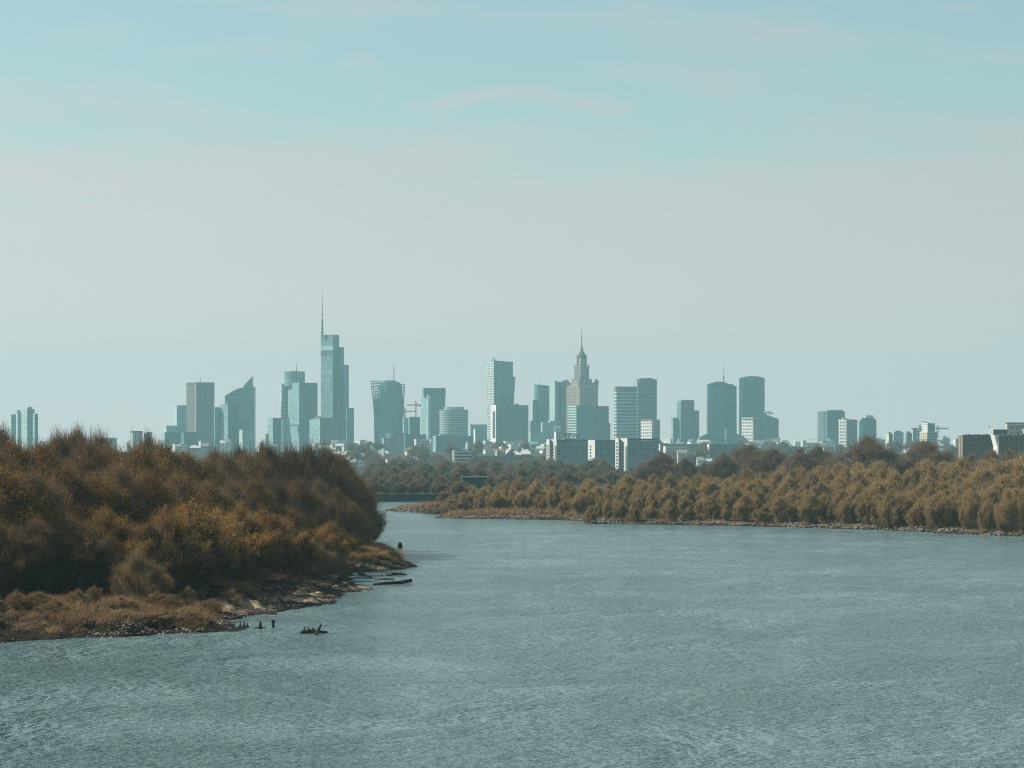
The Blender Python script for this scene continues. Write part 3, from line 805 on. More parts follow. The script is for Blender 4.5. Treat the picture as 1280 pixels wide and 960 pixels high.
t = T('glass_office', 307, 4800, 'low pale-banded block at the foot of the sail-topped tower', 'office block')
block(t, 'facade', 299, 303, 316.5, 538, 4800, 'glass_light', 'glass_pale'); block(t, 'upper_storeys', 300, 303, 311, 536, 4806, 'glass_mid', yb=538)

# teal low office and the drum-topped tower
t = T('glass_office', 347, 4900, 'teal low office block with bright corner in front of the drum-topped tower', 'office block')
block(t, 'facade', 334.3, 341, 359, 522.3, 4900, 'glass_dark', 'glass_light'); block(t, 'left_annex', 330, 332, 336, 542, 4880, 'glass_light', 'glass_pale')
block(t, 'right_bay', 352, 353, 359.6, 523.5, 4885, 'glass_light', 'glass_light')
d = 5300
t = T('drum_top_tower', 374, d, 'teal tower pair crowned by a round drum with a short mast')
block(t, 'rear_shaft', 349.2, 352, 362, 479.5, d + 60, 'glass_light', 'glass_pale')
block(t, 'facade', 360, 374, 397, 478.3, d, 'glass_dark', 'glass_light')
block(t, 'bright_ledge', 360.5, 373.8, 374, 530.5, d - 6, 'roof_pale', 'roof_pale', 'roof_pale', yb=532.5)
m = MB(tuple(t.location)); cx = PX(368.2, d + 45); rr = 13 * (d + 45) / FP
m.prism(ring(cx, d + 45, rr, rr, 32), PZ(482, d), PZ(463.5, d), None, 1); m.build('roof_drum', [M['glass_grid'], M['roof_grey']], t)
mast(t, 370.5, 464, 453.5, d + 45, .9, .3)

# the tallest, stepped tower with the long mast
d = 5500
t = T('stepped_skyscraper', 418, d, 'tallest tower, stepped glass slabs descending to the right under a long needle mast')
block(t, 'main_shaft', 401, 416, 424, 419, d, 'glass_dark', 'glass_grid', theta=R(52))
for i, (a, b, mt) in enumerate(((418.3, 421.5, 'roof_grey'), (432, 437.5, 'glass_pale'), (437.7, 443.5, 'glass_dark'))):
    block(t, ('crown_parapet', 'pale_storey_band', 'plant_storey_band')[i], 400.8, 416, 424.1, a, d - 1 - i * .3, 'glass_mid', mt, yb=b, theta=R(52))  # parapet, then a paler glass band over a darker one
block(t, 'second_slab', 419.5, 421, 430, 434, d + 8, 'glass_dark', 'glass_mid'); block(t, 'second_slab_top', 424.5, 425.5, 430, 436.5, d + 4, 'glass_mid', 'glass_mid', yb=455)
block(t, 'third_slab', 427.5, 429.6, 436, 456, d - 2, 'glass_mid', 'glass_mid'); block(t, 'lowest_slab', 432, 433.4, 442.4, 510, d - 10, 'glass_mid', 'glass_light')
block(t, 'floor_ledge', 427.3, 429.5, 442.6, 528, d - 11, 'glass_dark', 'glass_dark', yb=529)
m = MB(tuple(t.location)); x = PX(402.3, d)
m.tube([(x, d + 12, PZ(y, d)) for y in (420, 410, 400)], [1.9, 1.7, 1.5], 8); m.build('mast_base', M['dark_steel'], t)
m = MB(tuple(t.location))
m.tube([(x, d + 12, PZ(y, d)) for y in (400, 385, 363)], [0.95, .75, .3], 6); m.build('needle_mast', M['dark_steel'], t)
for y in (416, 411, 406, 402, 393):
    m = MB(tuple(t.location)); m.tube([(x, d + 12, PZ(y, d)), (x, d + 12, PZ(y - .7, d))], [2.6, 2.6], 8); m.build('antenna_ring', M['dark_steel'], t)
t = T('glass_office', 405, 4900, 'broad grey-teal block standing at the foot of the tallest tower', 'office block')
block(t, 'facade', 386.8, 400, 425, 524, 4900, 'brown_slab', 'glass_light'); block(t, 'roof_storey', 392, 400, 421, 522, 4910, 'grey_slab', yb=524); block(t, 'roof_lift_house', 395, 397, 403, 520.5, 4925, 'roof_grey', yb=522)

# flared tower with curved roof and open glass wings
d = 5250
t = T('flared_glass_tower', 485, d, 'flared glass tower with open lattice wings and a mast on its curved roof')
m = MB(tuple(t.location))
def lens(x0, x1, n=14, dep=26.0, d=d):
    a, b = PX(x0, d), PX(x1, d)
    f = [(a + (b - a) * i / n, d + 14 - dep * 0.5 * sin(pi * i / n) ** 0.8) for i in range(n + 1)]
    bk = [(a + (b - a) * i / n, d + 16 + dep * 0.5 * sin(pi * i / n) ** 0.8) for i in range(n, -1, -1)]
    return f + bk
prof = [(560, 469, 503), (530, 469, 503), (505, 469.6, 502.8), (490, 471, 502.2), (482, 473, 501)]
rings = [(lens(a, b), PZ(y, d)) for y, a, b in prof]
n = 14
top = [PZ(479 - 3.6 * min(1, 4 * (i / n) * (1 - i / n) * 1.15), d) for i in range(n + 1)]
rings.append((lens(473.6, 500.6), top + list(reversed(top))))
m.loft(rings, 0, 1); m.build('facade', [M['glass_mid'], M['roof_grey']], t)
for side, pts in ((-1, ((463, 476.2), (465.3, 493), (467.2, 513), (468.2, 556))), (1, ((505.6, 480.5), (504.6, 500), (504, 520), (503.8, 556)))):
    m = MB(tuple(t.location)); inner = {-1: (478, 473, 471, 471), 1: (498, 501, 501.5, 501.5)}[side]
    for k in range(3):
        (xa, ya), (xb, yb) = pts[k], pts[k + 1]
        nn = max(2, int(abs(PZ(ya, d) - PZ(yb, d)) / 5.0))
        for j in range(nn):
            f0, f1 = j / nn, (j + 1) / nn
            y = ya + (yb - ya) * f0; xo = xa + (xb - xa) * f0; xi = inner[k] + (inner[k + 1] - inner[k]) * f0
            y2 = ya + (yb - ya) * f1; xo2 = xa + (xb - xa) * f1; xi2 = inner[k] + (inner[k + 1] - inner[k]) * f1
            P = lambda xx, yy: (PX(xx, d), d + 8, PZ(yy, d))
            m.tube([P(xo, y), P(xi, y)], [.8, .8], 4); m.tube([P(xo, y), P(xo2, y2)], [.8, .8], 4)
            for q in (.25, .5, .75): m.tube([P(xo + (xi - xo) * q, y), P(xo2 + (xi2 - xo2) * q, y2)], [.45, .45], 4)
            m.tube([P(xo, y), P(xi2, y2)], [.35, .35], 4)
    m.build('lattice_wing', M['teal_frame'], t)
    m = MB(tuple(t.location))
    gp = ([(466.2, 498), (467.2, 513), (468.2, 556), (473, 556), (473, 498)] if side < 0 else [(500, 497), (500, 556), (503.6, 556), (503.8, 520), (504.3, 497)])
    f = [(PX(x, d), d + 9.5, PZ(y, d)) for x, y in gp]; bk = [(x, y + 1.2, z) for x, y, z in f]
    m.poly(f); m.poly(list(reversed(bk)))
    for i in range(5): j = (i + 1) % 5; m.poly([f[j], f[i], bk[i], bk[j]])
    m.build('wing_glazing', M['glass_mid'], t)
for k in range(12):
    y = 490 + k * 4.9
    xo = float(np.interp(y, [476.5, 493, 513, 555], [463, 465.3, 467.2, 468.2]))
    m = MB(tuple(t.location)); m.box((PX(xo + 1.9, d), d + 6.4, PZ(y, d)), (3.2 * d / FP, 2.2, 1.5)); m.build('wing_deck', M['white_wall'], t)  # floor edges in white, their gleam put into the colour
mast(t, 492.4, 477, 457, d + 15, 1.1, .8, mat='steel')
t = T('office_tower', 495, 4950, 'dark brown-grey curved office in front of the flared tower', 'office block')
m = MB(tuple(t.location)); m.prism(ring(PX(494, 4950), 4950, 11 * 4950 / FP, 9 * 4950 / FP, 24), t.location.z - 2, PZ(541, 4950), None, 1); m.build('facade', [M['brown_slab'], M['roof_grey']], t)
block(t, 'side_wing', 477, 480, 489, 548, 4930, 'grey_slab', 'glass_light')

# construction block and cranes
t = T('office_block', 515, 5050, 'unfinished teal office block beneath two red tower cranes', 'office block')
block(t, 'facade', 509, 512, 525, 521, 5050, 'glass_dark', 'glass_light'); block(t, 'left_bay', 503.5, 504.5, 511.5, 522, 5062, 'glass_light', 'white_band'); block(t, 'low_wing', 505, 506, 533, 543, 5000, 'glass_dark', 'glass_mid')
def lattice(m, a, b, w, r=0.18):
    a = np.array(a, float); b = np.array(b, float); L = np.linalg.norm(b - a); dd = (b - a) / L
    e = np.cross(dd, (0, 1, 0)); e = e / max(np.linalg.norm(e), 1e-6) if np.linalg.norm(e) > .1 else np.array((1.0, 0, 0))
    n = max(2, int(L / (w * 2)))
    for s in (-.5, .5): m.tube([tuple(a + e * w * s), tuple(b + e * w * s)], [r * 1.6] * 2, 4)
    for k in range(n):
        s = -.5 if k % 2 else .5
        m.tube([tuple(a + dd * L * k / n + e * w * s), tuple(a + dd * L * (k + 1) / n - e * w * s)], [r, r], 4)
def crane(px, yb, yt, jl, jr, yj, d, label, mat='red_steel', luff=0.0):
    t = city('tower_crane', px, d, label, 'crane', 'tower cranes')
    t.location.z = PZ(yb, d)
    o = tuple(t.location); x = PX(px, d)
    m = MB(o); lattice(m, (x, d, PZ(yb, d)), (x, d, PZ(yt, d)), 1.7, .3); m.build('tower_mast', M[mat], t)
    m = MB(o); lattice(m, (PX(jl, d), d, PZ(yj + luff, d)), (PX(jr, d), d, PZ(yj - luff, d)), 1.3, .26); m.build('jib', M[mat], t)
    m = MB(o); m.tube([(x, d, PZ(yt, d)), (PX(jl * .7 + px * .3, d), d, PZ(yj + luff * .7, d))], [.15, .15], 4); m.tube([(x, d, PZ(yt, d)), (PX(jr * .7 + px * .3, d), d, PZ(yj - luff * .7, d))], [.15, .15], 4); m.build('tie_bar', M['dark_steel'], t)
    m = MB(o); sd = jl if px - jl < jr - px else jr; m.box((PX(sd, d), d, PZ(yj, d) - 1.2), (4, 1.6, 2.6)); m.build('counterweight', M['dark_concrete'], t)
    m = MB(o); m.box((x + 1.8, d - 1.2, PZ(yj, d) - 1.6), (1.8, 1.8, 2.4)); m.build('operator_cab', M['white_wall'], t)
crane(519.7, 521, 501.5, 508, 525, 506.3, 5065, 'taller red tower crane over the unfinished teal block')
crane(506.3, 522, 509.5, 503.5, 520, 514.2, 5090, 'shorter red tower crane behind the unfinished teal block')
crane(962, 519, 513.5, 957.3, 967, 516, 5360, 'small dark crane arm above the sloped-roof block', 'dark_steel', -1.0)
crane(1150, 547, 531, 1139, 1154, 536, 4150, 'thin grey crane left of the pale right-hand block', 'steel')
crane(1172, 547, 532, 1167, 1186, 535.6, 4400, 'faint grey crane stretching right over the wood', 'steel')

# dark-topped glass tower and the round banded tower
t = T('glass_tower', 541, 5400, 'teal tower with dark upper storeys behind the round banded tower')
block(t, 'facade', 526, 535, 556.6, 495, 5400, 'glass_mid', 'glass_light'); block(t, 'dark_crown', 528, 530, 557, 485, 5404, 'glass_dark', 'glass_dark', yb=495.2)
block(t, 'bright_fin', 534, 535.3, 538.5, 493.5, 5396, 'glass_pale', 'glass_pale')
d = 5150
t = T('round_banded_tower', 567, d, 'rounded pale tower with white floor bands, beside the dark-topped tower')
m = MB(tuple(t.location)); cx = PX(567, d); rr = 18 * d / FP
m.prism(ring(cx, d + rr, rr, rr * .8, 36), t.location.z - 2, PZ(512, d), None, 1); m.build('facade', [M['fins'], M['roof_pale']], t)
m = MB(tuple(t.location)); m.prism(ring(cx, d + rr, rr * .72, rr * .6, 28), PZ(512, d), PZ(508.5, d), None, 1); m.build('roof_storey', [M['glass_light'], M['roof_pale']], t)
t = T('glass_office', 570, 4700, 'long dark low office strip in front of the round banded tower', 'office block')
block(t, 'facade', 541, 545, 592, 544.5, 4700, 'glass_dark', 'glass_light'); block(t, 'pale_roof_storey', 548, 550, 584, 543, 4715, 'glass_light', yb=544.5)
t = T('office_block', 529, 4000, 'white-topped low office with a bright end wall left of the dark office strip', 'office block')
block(t, 'facade', 518, 520, 536, 551, 4000, 'white_band', 'house_white'); block(t, 'roof_ledge', 517.6, 519.6, 541.3, 549, 3997, 'white_wall', 'white_wall', 'white_wall', yb=551); block(t, 'end_wall', 536, 538.5, 541, 549.1, 3999, 'white_wall', 'white_wall', 'white_wall')
t = T('office_block', 599, 5600, 'faint pale block in the gap left of the twisted glass tower', 'office block')
block(t, 'facade', 585, 588, 609, 530.5, 5600, 'glass_light', 'glass_pale'); block(t, 'white_bay', 592, 594, 604, 536, 5560, 'house_grey', 'white_wall')

# twisted residential tower with white left face
d = 5350
t = T('twisted_glass_tower', 624, d, 'faceted twisted glass tower with a white gridded left face and peaked roof')
def plan(xl, xe, xr, dd=0.0):
    return [(PX(xe, d), d), (PX(xr, d), d + 12 + dd), (PX(xr, d) - 8, d + 40), (PX(xl, d), d + 26)]
secs = [(560, 608.6, 617.5, 640), (520, 608.8, 617.4, 641.6), (505, 608.4, 617.3, 642.2), (485, 607.8, 617.2, 643.4), (471, 607.3, 617, 644.3)]
m = MB(tuple(t.location)); m.loft([(plan(a, b, c), PZ(y, d)) for y, a, b, c in secs], [0, 0, 0, 2], 1)
m.loft([(plan(607.3, 617, 641.3), PZ(471, d) - 0.2), (plan(606.6, 617, 641.2), [PZ(450.5, d), PZ(452, d), PZ(452, d), PZ(453.6, d)])], [0, 0, 0, 2], 1)
m.build('facade', [M['glass_mid'], M['roof_grey'], M['white_band']], t)
m = MB(tuple(t.location)); m.loft([([(PX(613, d), d + 10), (PX(622, d), d + 6), (PX(622, d), d + 20), (PX(613, d), d + 22)], PZ(453, d)), ([(PX(616.5, d), d + 12), (PX(617.5, d), d + 11), (PX(617.5, d), d + 13), (PX(616.5, d), d + 14)], PZ(446, d))]); m.build('roof_peak', [M['glass_light'], M['roof_grey']], t)
t = T('office_tower', 638, 5000, 'broad grey-teal slab with bright white edge in front of the twisted glass tower')
block(t, 'facade', 613.5, 620, 660.5, 506.2, 5000, 'brown_slab', 'white_wall', theta=R(20)); block(t, 'roof_storey', 643, 644, 648, 504.5, 5008, 'roof_grey', yb=506.3)
m = MB(tuple(t.location)); m.box((PX(617.2, 4998), 4999, (PZ(514, 5000) + PZ(548, 5000)) / 2), (3.2, 3.2, 48), .5); m.build('stair_glazing_strip', M['brown_slab'], t)

# low pale block, round-cornered tower, twin towers left of the palace
t = T('office_block', 670, 4900, 'pale low block with a dark framed top, left of the stone palace tower', 'office block')
block(t, 'facade', 660.5, 663, 697, 540, 4900, 'glass_light', 'glass_pale'); block(t, 'dark_framed_top', 661, 663, 676, 526, 4912, 'brown_slab', 'glass_light', yb=540); block(t, 'upper_wing', 676, 678, 696, 528, 4930, 'glass_light', 'glass_pale', yb=540)
d = 5500
t = T('round_corner_tower', 676, d, 'round-cornered glass tower with a sloped roof rim, left neighbour of the fluted pair')
m = MB(tuple(t.location)); cx, rr = PX(677.2, d), 9.8 * d / FP
rg = ring(cx, d + rr, rr, rr, 28)
m.prism(rg, t.location.z - 2, 0, None, 1, tops=[PZ(481 + 1.2 * (p[0] - cx) / rr, d) for p in rg]); m.build('facade', [M['glass_mid'], M['roof_grey']], t)
block(t, 'left_wing', 664.8, 666, 671, 500, d - 4, 'glass_mid', 'glass_light'); mast(t, 673.7, 481, 473, d + rr, .5, .25)
t = T('fluted_tower', 698, 5250, 'fluted pale and teal tower hard against the stone palace tower')
block(t, 'facade', 687, 692.5, 708, 477, 5250, 'glass_mid', 'glass_pale'); block(t, 'pale_flute', 692, 693.5, 696.5, 475.8, 5242, 'glass_light', 'glass_pale'); block(t, 'dark_flute', 702, 703, 707.8, 475.5, 5246, 'glass_dark', 'glass_mid')
block(t, 'podium', 685, 688, 700, 526, 5200, 'glass_light', 'glass_pale')

# the stone palace tower
d = 5400; cx, cy, th = PX(727.6, d), d + 26, R(36.5)
t = T('stone_palace_tower', 727.6, d, 'stone wedding-cake tower with corner turrets, lantern and needle spire')
def sq(wpx, rot=th, cx=cx, cy=cy):
    s = wpx * d / FP / (cos(th) + sin(th)) / sqrt(2)
    return [(cx + s * cos(rot + a), cy + s * sin(rot + a)) for a in (-3 * pi / 4, -pi / 4, pi / 4, 3 * pi / 4)]
def tier(part, wpx, y0, y1, mat='stone', roof='concrete', rot=th, taper=1.0):
    m = MB(tuple(t.location)); m.loft([(sq(wpx, rot), PZ(y0, d)), (sq(wpx * taper, rot), PZ(y1, d))], 0, 1); return m.build(part, [M[mat], M[roof]], t)
tier('main_shaft', 40.5, 562, 482); tier('cornice', 41.6, 483.2, 481.2, 'concrete'); tier('lower_shoulder', 33, 481.2, 478); tier('stepped_shoulder', 25.5, 478, 473.5); tier('upper_block', 18.4, 474.5, 457.5, 'grey_slab'); tier('parapet', 19.4, 458.6, 456.8, 'concrete')
tier('lantern', 10.6, 457, 446, 'stone'); tier('lantern_cornice', 13, 446.3, 443.6, 'dark_concrete'); tier('cupola', 10, 443.6, 436.5, 'dark_concrete', taper=.3)
for k, (sx, sy) in enumerate(((-1, -1), (1, -1), (1, 1), (-1, 1))):
    b = sq(37)[k]
    m = MB(tuple(t.location)); m.prism(ring(*b, 4.2, 4.2, 8), PZ(482, d), PZ(477, d), None, 1); m.loft([(ring(*b, 4.6, 4.6, 8), PZ(477, d)), (ring(*b, .3, .3, 8), PZ(473, d))], 1, 1); m.build('corner_turret', [M['stone'], M['dark_concrete']], t)
    b = sq(11.2)[k]
    m = MB(tuple(t.location)); m.tube([(b[0], b[1], PZ(457, d)), (b[0], b[1], PZ(446.2, d))], [1.4, 1.2], 8); m.build('lantern_column', M['concrete'], t)
    b = sq(18)[k]
    m = MB(tuple(t.location)); m.tube([(b[0], b[1], PZ(457, d)), (b[0], b[1], PZ(454, d))], [1.6, .4], 8); m.build('pinnacle', M['concrete'], t)
m = MB(tuple(t.location)); m.tube([(cx, cy, PZ(y, d)) for y in (437.5, 436, 434.6, 433.5)], [1.6, 3.2, 3.0, 1.2], 10); m.build('clock_ball', M['dark_concrete'], t)
m = MB(tuple(t.location)); m.tube([(cx, cy, PZ(y, d)) for y in (434, 425, 408.5)], [1.5, .95, .2], 8); m.build('spire', M['dark_steel'], t)

# dark glass block before the palace with pale left wall
t = T('glass_office', 738, 4900, 'broad dark teal glass block standing right in front of the stone palace tower')
block(t, 'facade', 709.5, 720.5, 743, 507, 4900, 'glass_teal', 'fine_stripe', theta=R(20)); block(t, 'right_half', 743.3, 744, 761, 507.6, 4915, 'glass_dark', 'glass_dark'); block(t, 'rear_wing', 756, 757, 763, 529, 4960, 'dark_concrete')
t = T('office_block', 698, 4200, 'small pale low block with an open white frame beside the rooftop sign', 'office block')
block(t, 'facade', 692.5, 695, 703, 540, 4200, 'house_grey', 'house_white')
m = MB(tuple(t.location))
for a, b in (((693, 540), (693, 534)), ((700.6, 540), (700.6, 534)), ((692.7, 534), (701, 534)), ((693, 537), (700.6, 537))): m.tube([(PX(a[0], 4203), 4203, PZ(a[1], 4203)), (PX(b[0], 4203), 4203, PZ(b[1], 4203))], [.7, .7], 4)
m.build('roof_frame', M['white_wall'], t)
t = T('office_block', 716, 4250, 'low block carrying the dark lettered rooftop sign', 'office block')
block(t, 'facade', 702, 705, 734, 547.5, 4250, 'glass_mid', 'house_grey')

# rooftop sign on it
t = city('rooftop_sign', 715, 4240, 'dark letters reading Pru with a shield mark on a low roof', 'sign')
t.location.z = PZ(547.5, 4250)
def text_part(txt, px, y, h_px, d, name, mat, parent):
    cu = bpy.data.curves.new(name, 'FONT'); cu.body = txt; cu.size = h_px * d / FP * 1.42; cu.extrude = 0.3; cu.offset = 0.42; cu.space_character = 1.12; cu.resolution_u = 2
    o = bpy.data.objects.new(name, cu); col.objects.link(o)
    dg = bpy.context.evaluated_depsgraph_get()
    me = bpy.data.meshes.new_from_object(o.evaluated_get(dg)); bpy.data.objects.remove(o)
    me.materials.clear(); me.materials.append(mat)
    ob = bpy.data.objects.new(name, me); col.objects.link(ob); ob.parent = parent
    ob.rotation_euler = (pi / 2, 0, 0)
    ob.location = (PX(px, d) - parent.location.x, d - parent.location.y, PZ(y, d) - parent.location.z)
    return ob
text_part('Pru', 710.8, 547, 6.0, 4240, 'lettering', M['sign_ink'], t)
m = MB(tuple(t.location)); x = PX(706.8, 4240); hh = 5.8 * 4240 / FP; zb = PZ(547.2, 4240)
pts = [(-.5, 1), (-.5, .42), (-.3, .12), (0, 0), (.3, .12), (.5, .42), (.5, 1)]
fr = [(x + a * hh * .75, 4239.7, zb + b * hh) for a, b in pts]; bk = [(p[0], 4240.5, p[2]) for p in fr]
m.poly(fr); m.poly(list(reversed(bk)))
for i in range(len(fr)): j = (i + 1) % len(fr); m.poly([fr[j], fr[i], bk[i], bk[j]])
m.build('shield_mark', M['sign_ink'], t)
m = MB(tuple(t.location))
for px in (706.8, 711.5, 715, 719): m.tube([(PX(px, 4241), 4241, PZ(548, 4240)), (PX(px, 4241), 4241, PZ(543, 4240))], [.2, .2], 4)
m.build('support_post', M['dark_steel'], t)

# three slab blocks with white stair ends
def slab(x0, xg, xe, x1, yt, yb, d, label):
    t = city('slab_block', (x0 + x1) / 2, d, label, 'apartment block', 'white-ended slab blocks')
    z = t.location.z
    block(t, 'facade', xe - 2, xe - .1, x1, yt + 2.2, d, 'slab_front', 'slab_front', dep=12)
    block(t, 'roof_slab', xe - 2.4, xe - .2, x1 + .4, yt, d - .5, 'roof_dark', 'roof_dark', 'roof_dark', yb=yt + 2.0, dep=12)
    ends = [(x0, x0 + (xg - x0)), (xg + 1.6, xe)] if xg else [(x0, xe)]
    for k, (a, b) in enumerate(ends):
        pl, th = corner_plan(b - .4 - (b - .4 - a), b - .4, b, d - 1.5, R(38))
        m = MB(tuple(t.location)); m.prism(pl, z - 2, PZ(yt - .4, d), [0, 0, 0, 0], 1); e = m.build('stair_end_wall', [M['white_wall'], M['roof_pale']], t)
        C, L = pl[0], pl[3]; ux, uy = (L[0] - C[0]), (L[1] - C[1]); LL = math.hypot(ux, uy); ux /= LL; uy /= LL
        h = PZ(yt + 2, d) - z; nfl = int(h / 3.0)
        for f in range(1, nfl):
            zc = z + f * 3.0 + 1.2; q = MB(tuple(t.location)); mid = LL * (.62 if k or not xg else .45)
            q.box((C[0] + ux * mid - uy * .03, C[1] + uy * mid + ux * .03, zc), (1.9, .3, 1.5), atan2(uy, ux)); q.build('stair_window', M['pane'], e)
    if xg:
        block(t, 'stair_recess', xg - .2, xg + .4, xg + 2.0, yt + .6, d + 3, 'dark_concrete', 'dark_concrete')
slab(683.2, 687, 696, 734, 549.5, 600, 2700, 'first hazy slab block with twin white stair ends and a flat dark roof')
slab(735, None, 744, 770, 550.3, 600, 2640, 'second hazy slab block with a single white stair end, in the middle')
slab(769, 773.4, 784.5, 823.5, 548.2, 600, 2560, 'third hazy slab block, widest, with twin white stair ends near the scrub')

# striped office pair with dark top
t = T('striped_office_tower', 783, 5200, 'pale office tower striped with white floor bands, left half of the striped pair')
block(t, 'facade', 767.5, 770.5, 796.5, 489, 5200, 'striped', 'striped', theta=R(16)); block(t, 'roof_band', 767.4, 770.4, 796.6, 483, 5199, 'grey_slab', 'grey_slab', yb=489, theta=R(16)); mast(t, 793.5, 483, 468, 5230, .35, .15)
t = T('dark_office_tower', 809, 5170, 'dark teal striped tower with plain dark crown, right half of the striped pair')
block(t, 'facade', 796, 797.5, 821, 482, 5170, 'striped_dark', 'striped_dark'); block(t, 'dark_crown', 795.9, 797.4, 821.2, 474, 5169, 'glass_dark', 'glass_dark', yb=482.3)
m = MB(tuple(t.location)); m.prism(ring(PX(808.5, 5180), 5188, 12, 6, 20), PZ(474, 5180), PZ(472.6, 5180), None, 1); m.build('roof_dome', [M['glass_dark'], M['roof_dark']], t)
block(t, 'roof_sign', 798.2, 798.4, 800.2, 476.4, 5167, 'white_wall', 'white_wall', 'white_wall', yb=478.6)
t = T('white_residential_tower', 808, 4800, 'small white gridded tower with brown roof in front of the striped pair', 'apartment tower')
block(t, 'facade', 801, 814.8, 816, 526, 4800, 'grey_slab', 'white_grid', theta=R(42)); block(t, 'roof_band', 800.8, 814.8, 816.2, 523.8, 4799, 'roof_red', 'roof_red', 'roof_red', yb=526, theta=R(42)); block(t, 'grey_wing', 815.5, 817, 825, 524.5, 4815, 'grey_slab', 'grey_slab')

# buttressed tower
t = T('buttressed_tower', 857, 5300, 'dark teal tower with lower side buttresses between striped pair and domed tower')
block(t, 'facade', 846.2, 851, 868, 501.5, 5300, 'glass_dark', 'glass_mid'); block(t, 'crown', 847, 851.5, 867.2, 499.8, 5304, 'glass_mid', 'glass_light', yb=501.6)
block(t, 'left_buttress', 839, 841.5, 847.5, 522, 5308, 'glass_mid', 'glass_light'); block(t, 'right_buttress', 866.5, 867.5, 874, 513, 5312, 'brown_slab', 'glass_mid')

# domed dark tower, arch-roofed hall, bowed tower
d = 5300
t = T('domed_dark_tower', 903, d, 'broad dark teal tower with gently domed roof and thin mast')
m = MB(tuple(t.location)); nn = 16
f = [(PX(884.6 + 36.4 * i / nn, d), d + 4 - 5 * sin(pi * i / nn)) for i in range(nn + 1)]; bk = [(p[0], d + 34) for p in reversed(f)]
tp = [PZ(480.2 - 3.2 * sin(pi * min(1, i / nn * 1.25)) - 0.0 + (2.6 * max(0, i / nn - .6) / .4), d) for i in range(nn + 1)]
m.prism(f + bk, t.location.z - 2, 0, None, 1, tops=tp + list(reversed(tp))); m.build('facade', [M['glass_teal'], M['roof_grey']], t)
block(t, 'roof_band', 888, 889, 917, 480.2, d - 3, 'glass_dark', 'glass_dark', yb=483, dep=3); mast(t, 904.6, 478, 469.5, d + 14, 1.5, 1.1, 'mast_base'); mast(t, 904.6, 469.5, 453, d + 14, .5, .2)
d = 4700
t = T('arch_roof_hall', 895, d, 'low hall with a wide shallow arched roof at the foot of the domed tower', 'hall')
m = MB(tuple(t.location)); xs = np.linspace(872, 934, 18)
f = [(PX(x, d), d) for x in xs]; tp = [PZ(551 - 11.5 * sqrt(max(0, sin(pi * (x - 872) / 62))), d) for x in xs]
m.prism(f + [(p[0], d + 30) for p in reversed(f)], t.location.z - 4, 0, None, 1, tops=tp + list(reversed(tp))); m.build('facade', [M['glass_mid'], M['roof_grey']], t)
block(t, 'pale_post', 906.2, 906.6, 908.4, 536, d - 3, 'glass_pale', 'white_wall')
d = 5200
t = T('bowed_roof_tower', 940, d, 'dark teal tower with a bowed pale-rimmed roof behind the white residential tower')
m = MB(tuple(t.location))
f = [(PX(924.6 + 31.4 * i / nn, d), d + 3 - 4 * sin(pi * i / nn)) for i in range(nn + 1)]; bk = [(p[0], d + 30) for p in reversed(f)]
tp = [PZ(472.6 - 2.2 * sin(pi * i / nn), d) for i in range(nn + 1)]
m.prism(f + bk, t.location.z - 2, 0, None, 1, tops=tp + list(reversed(tp))); m.build('facade', [M['glass_teal'], M['roof_pale']], t)
m = MB(tuple(t.location)); f2 = [(p[0], p[1] - .6) for p in f]; m.prism(f2 + [(p[0], d + 4.5) for p in reversed(f2)], PZ(475, d), 0, None, 1, tops=[z + .4 for z in tp] * 1 + [z + .4 for z in reversed(tp)]); m.build('roof_rim', [M['glass_mid'], M['roof_pale']], t)
block(t, 'sky_lobby_band', 926, 927, 938, 490.4, d - 2.5, 'glass_light', 'glass_light', yb=491.4, dep=2)
block(t, 'white_edge', 923.2, 923.8, 924.7, 474, d + 6, 'white_wall', 'white_wall', 'white_wall')
t = T('sloped_roof_block', 964, 5350, 'mid-height teal block with a sloping roofline right of the bowed tower')
block(t, 'facade', 955, 956, 973.3, 522, 5350, 'glass_mid', 'glass_mid', slope=[517.5, 523.6, 523.6, 517.5])
t = T('white_residential_tower', 940, 4700, 'white gridded apartment tower with a grey right wing under the bowed tower', 'apartment tower')
block(t, 'facade', 927, 941.5, 953.5, 523.4, 4700, 'glass_mid', 'white_grid', theta=R(48)); block(t, 'white_cornice', 926.8, 941.4, 949, 522, 4698, 'white_wall', 'white_wall', 'white_wall', yb=523.4, theta=R(48))

# right-hand cluster
t = T('dark_twin_tower', 1039, 5000, 'dark teal tower with a brighter ribbed strip, left of the right-hand trio')
block(t, 'facade', 1022, 1034, 1056, 514, 5000, 'glass_dark', 'brown_slab'); block(t, 'roof_storey', 1033, 1038, 1054, 512.6, 5006, 'glass_dark', yb=514); block(t, 'ribbed_strip', 1027.5, 1030.5, 1031.5, 514.3, 4989, 'glass_light', 'glass_light')
t = T('white_residential_tower', 1060, 4650, 'white gridded rounded apartment tower, middle of the right-hand trio', 'apartment tower')
block(t, 'facade', 1048, 1058, 1066, 524, 4650, 'glass_light', 'white_grid'); m = MB(tuple(t.location)); m.prism(ring(PX(1065.5, 4660), 4662, 6.4 * 4660 / FP, 11, 20), t.location.z - 2, PZ(524.6, 4660), None, 1); m.build('rounded_wing', [M['grey_slab'], M['roof_grey']], t)
mast(t, 1056, 524, 519.5, 4665, .3, .2); block(t, 'roof_storey', 1052, 1054, 1059, 522.6, 4660, 'roof_pale', yb=524)
t = T('teal_glass_tower', 1086, 4600, 'bright teal glass tower with chamfered shoulders and a pale roof box')
m = MB(tuple(t.location)); d = 4600; xs = [1076, 1077, 1079.5, 1092.5, 1095, 1096]; ys = [526, 523.8, 522.3, 522.3, 523.8, 526]
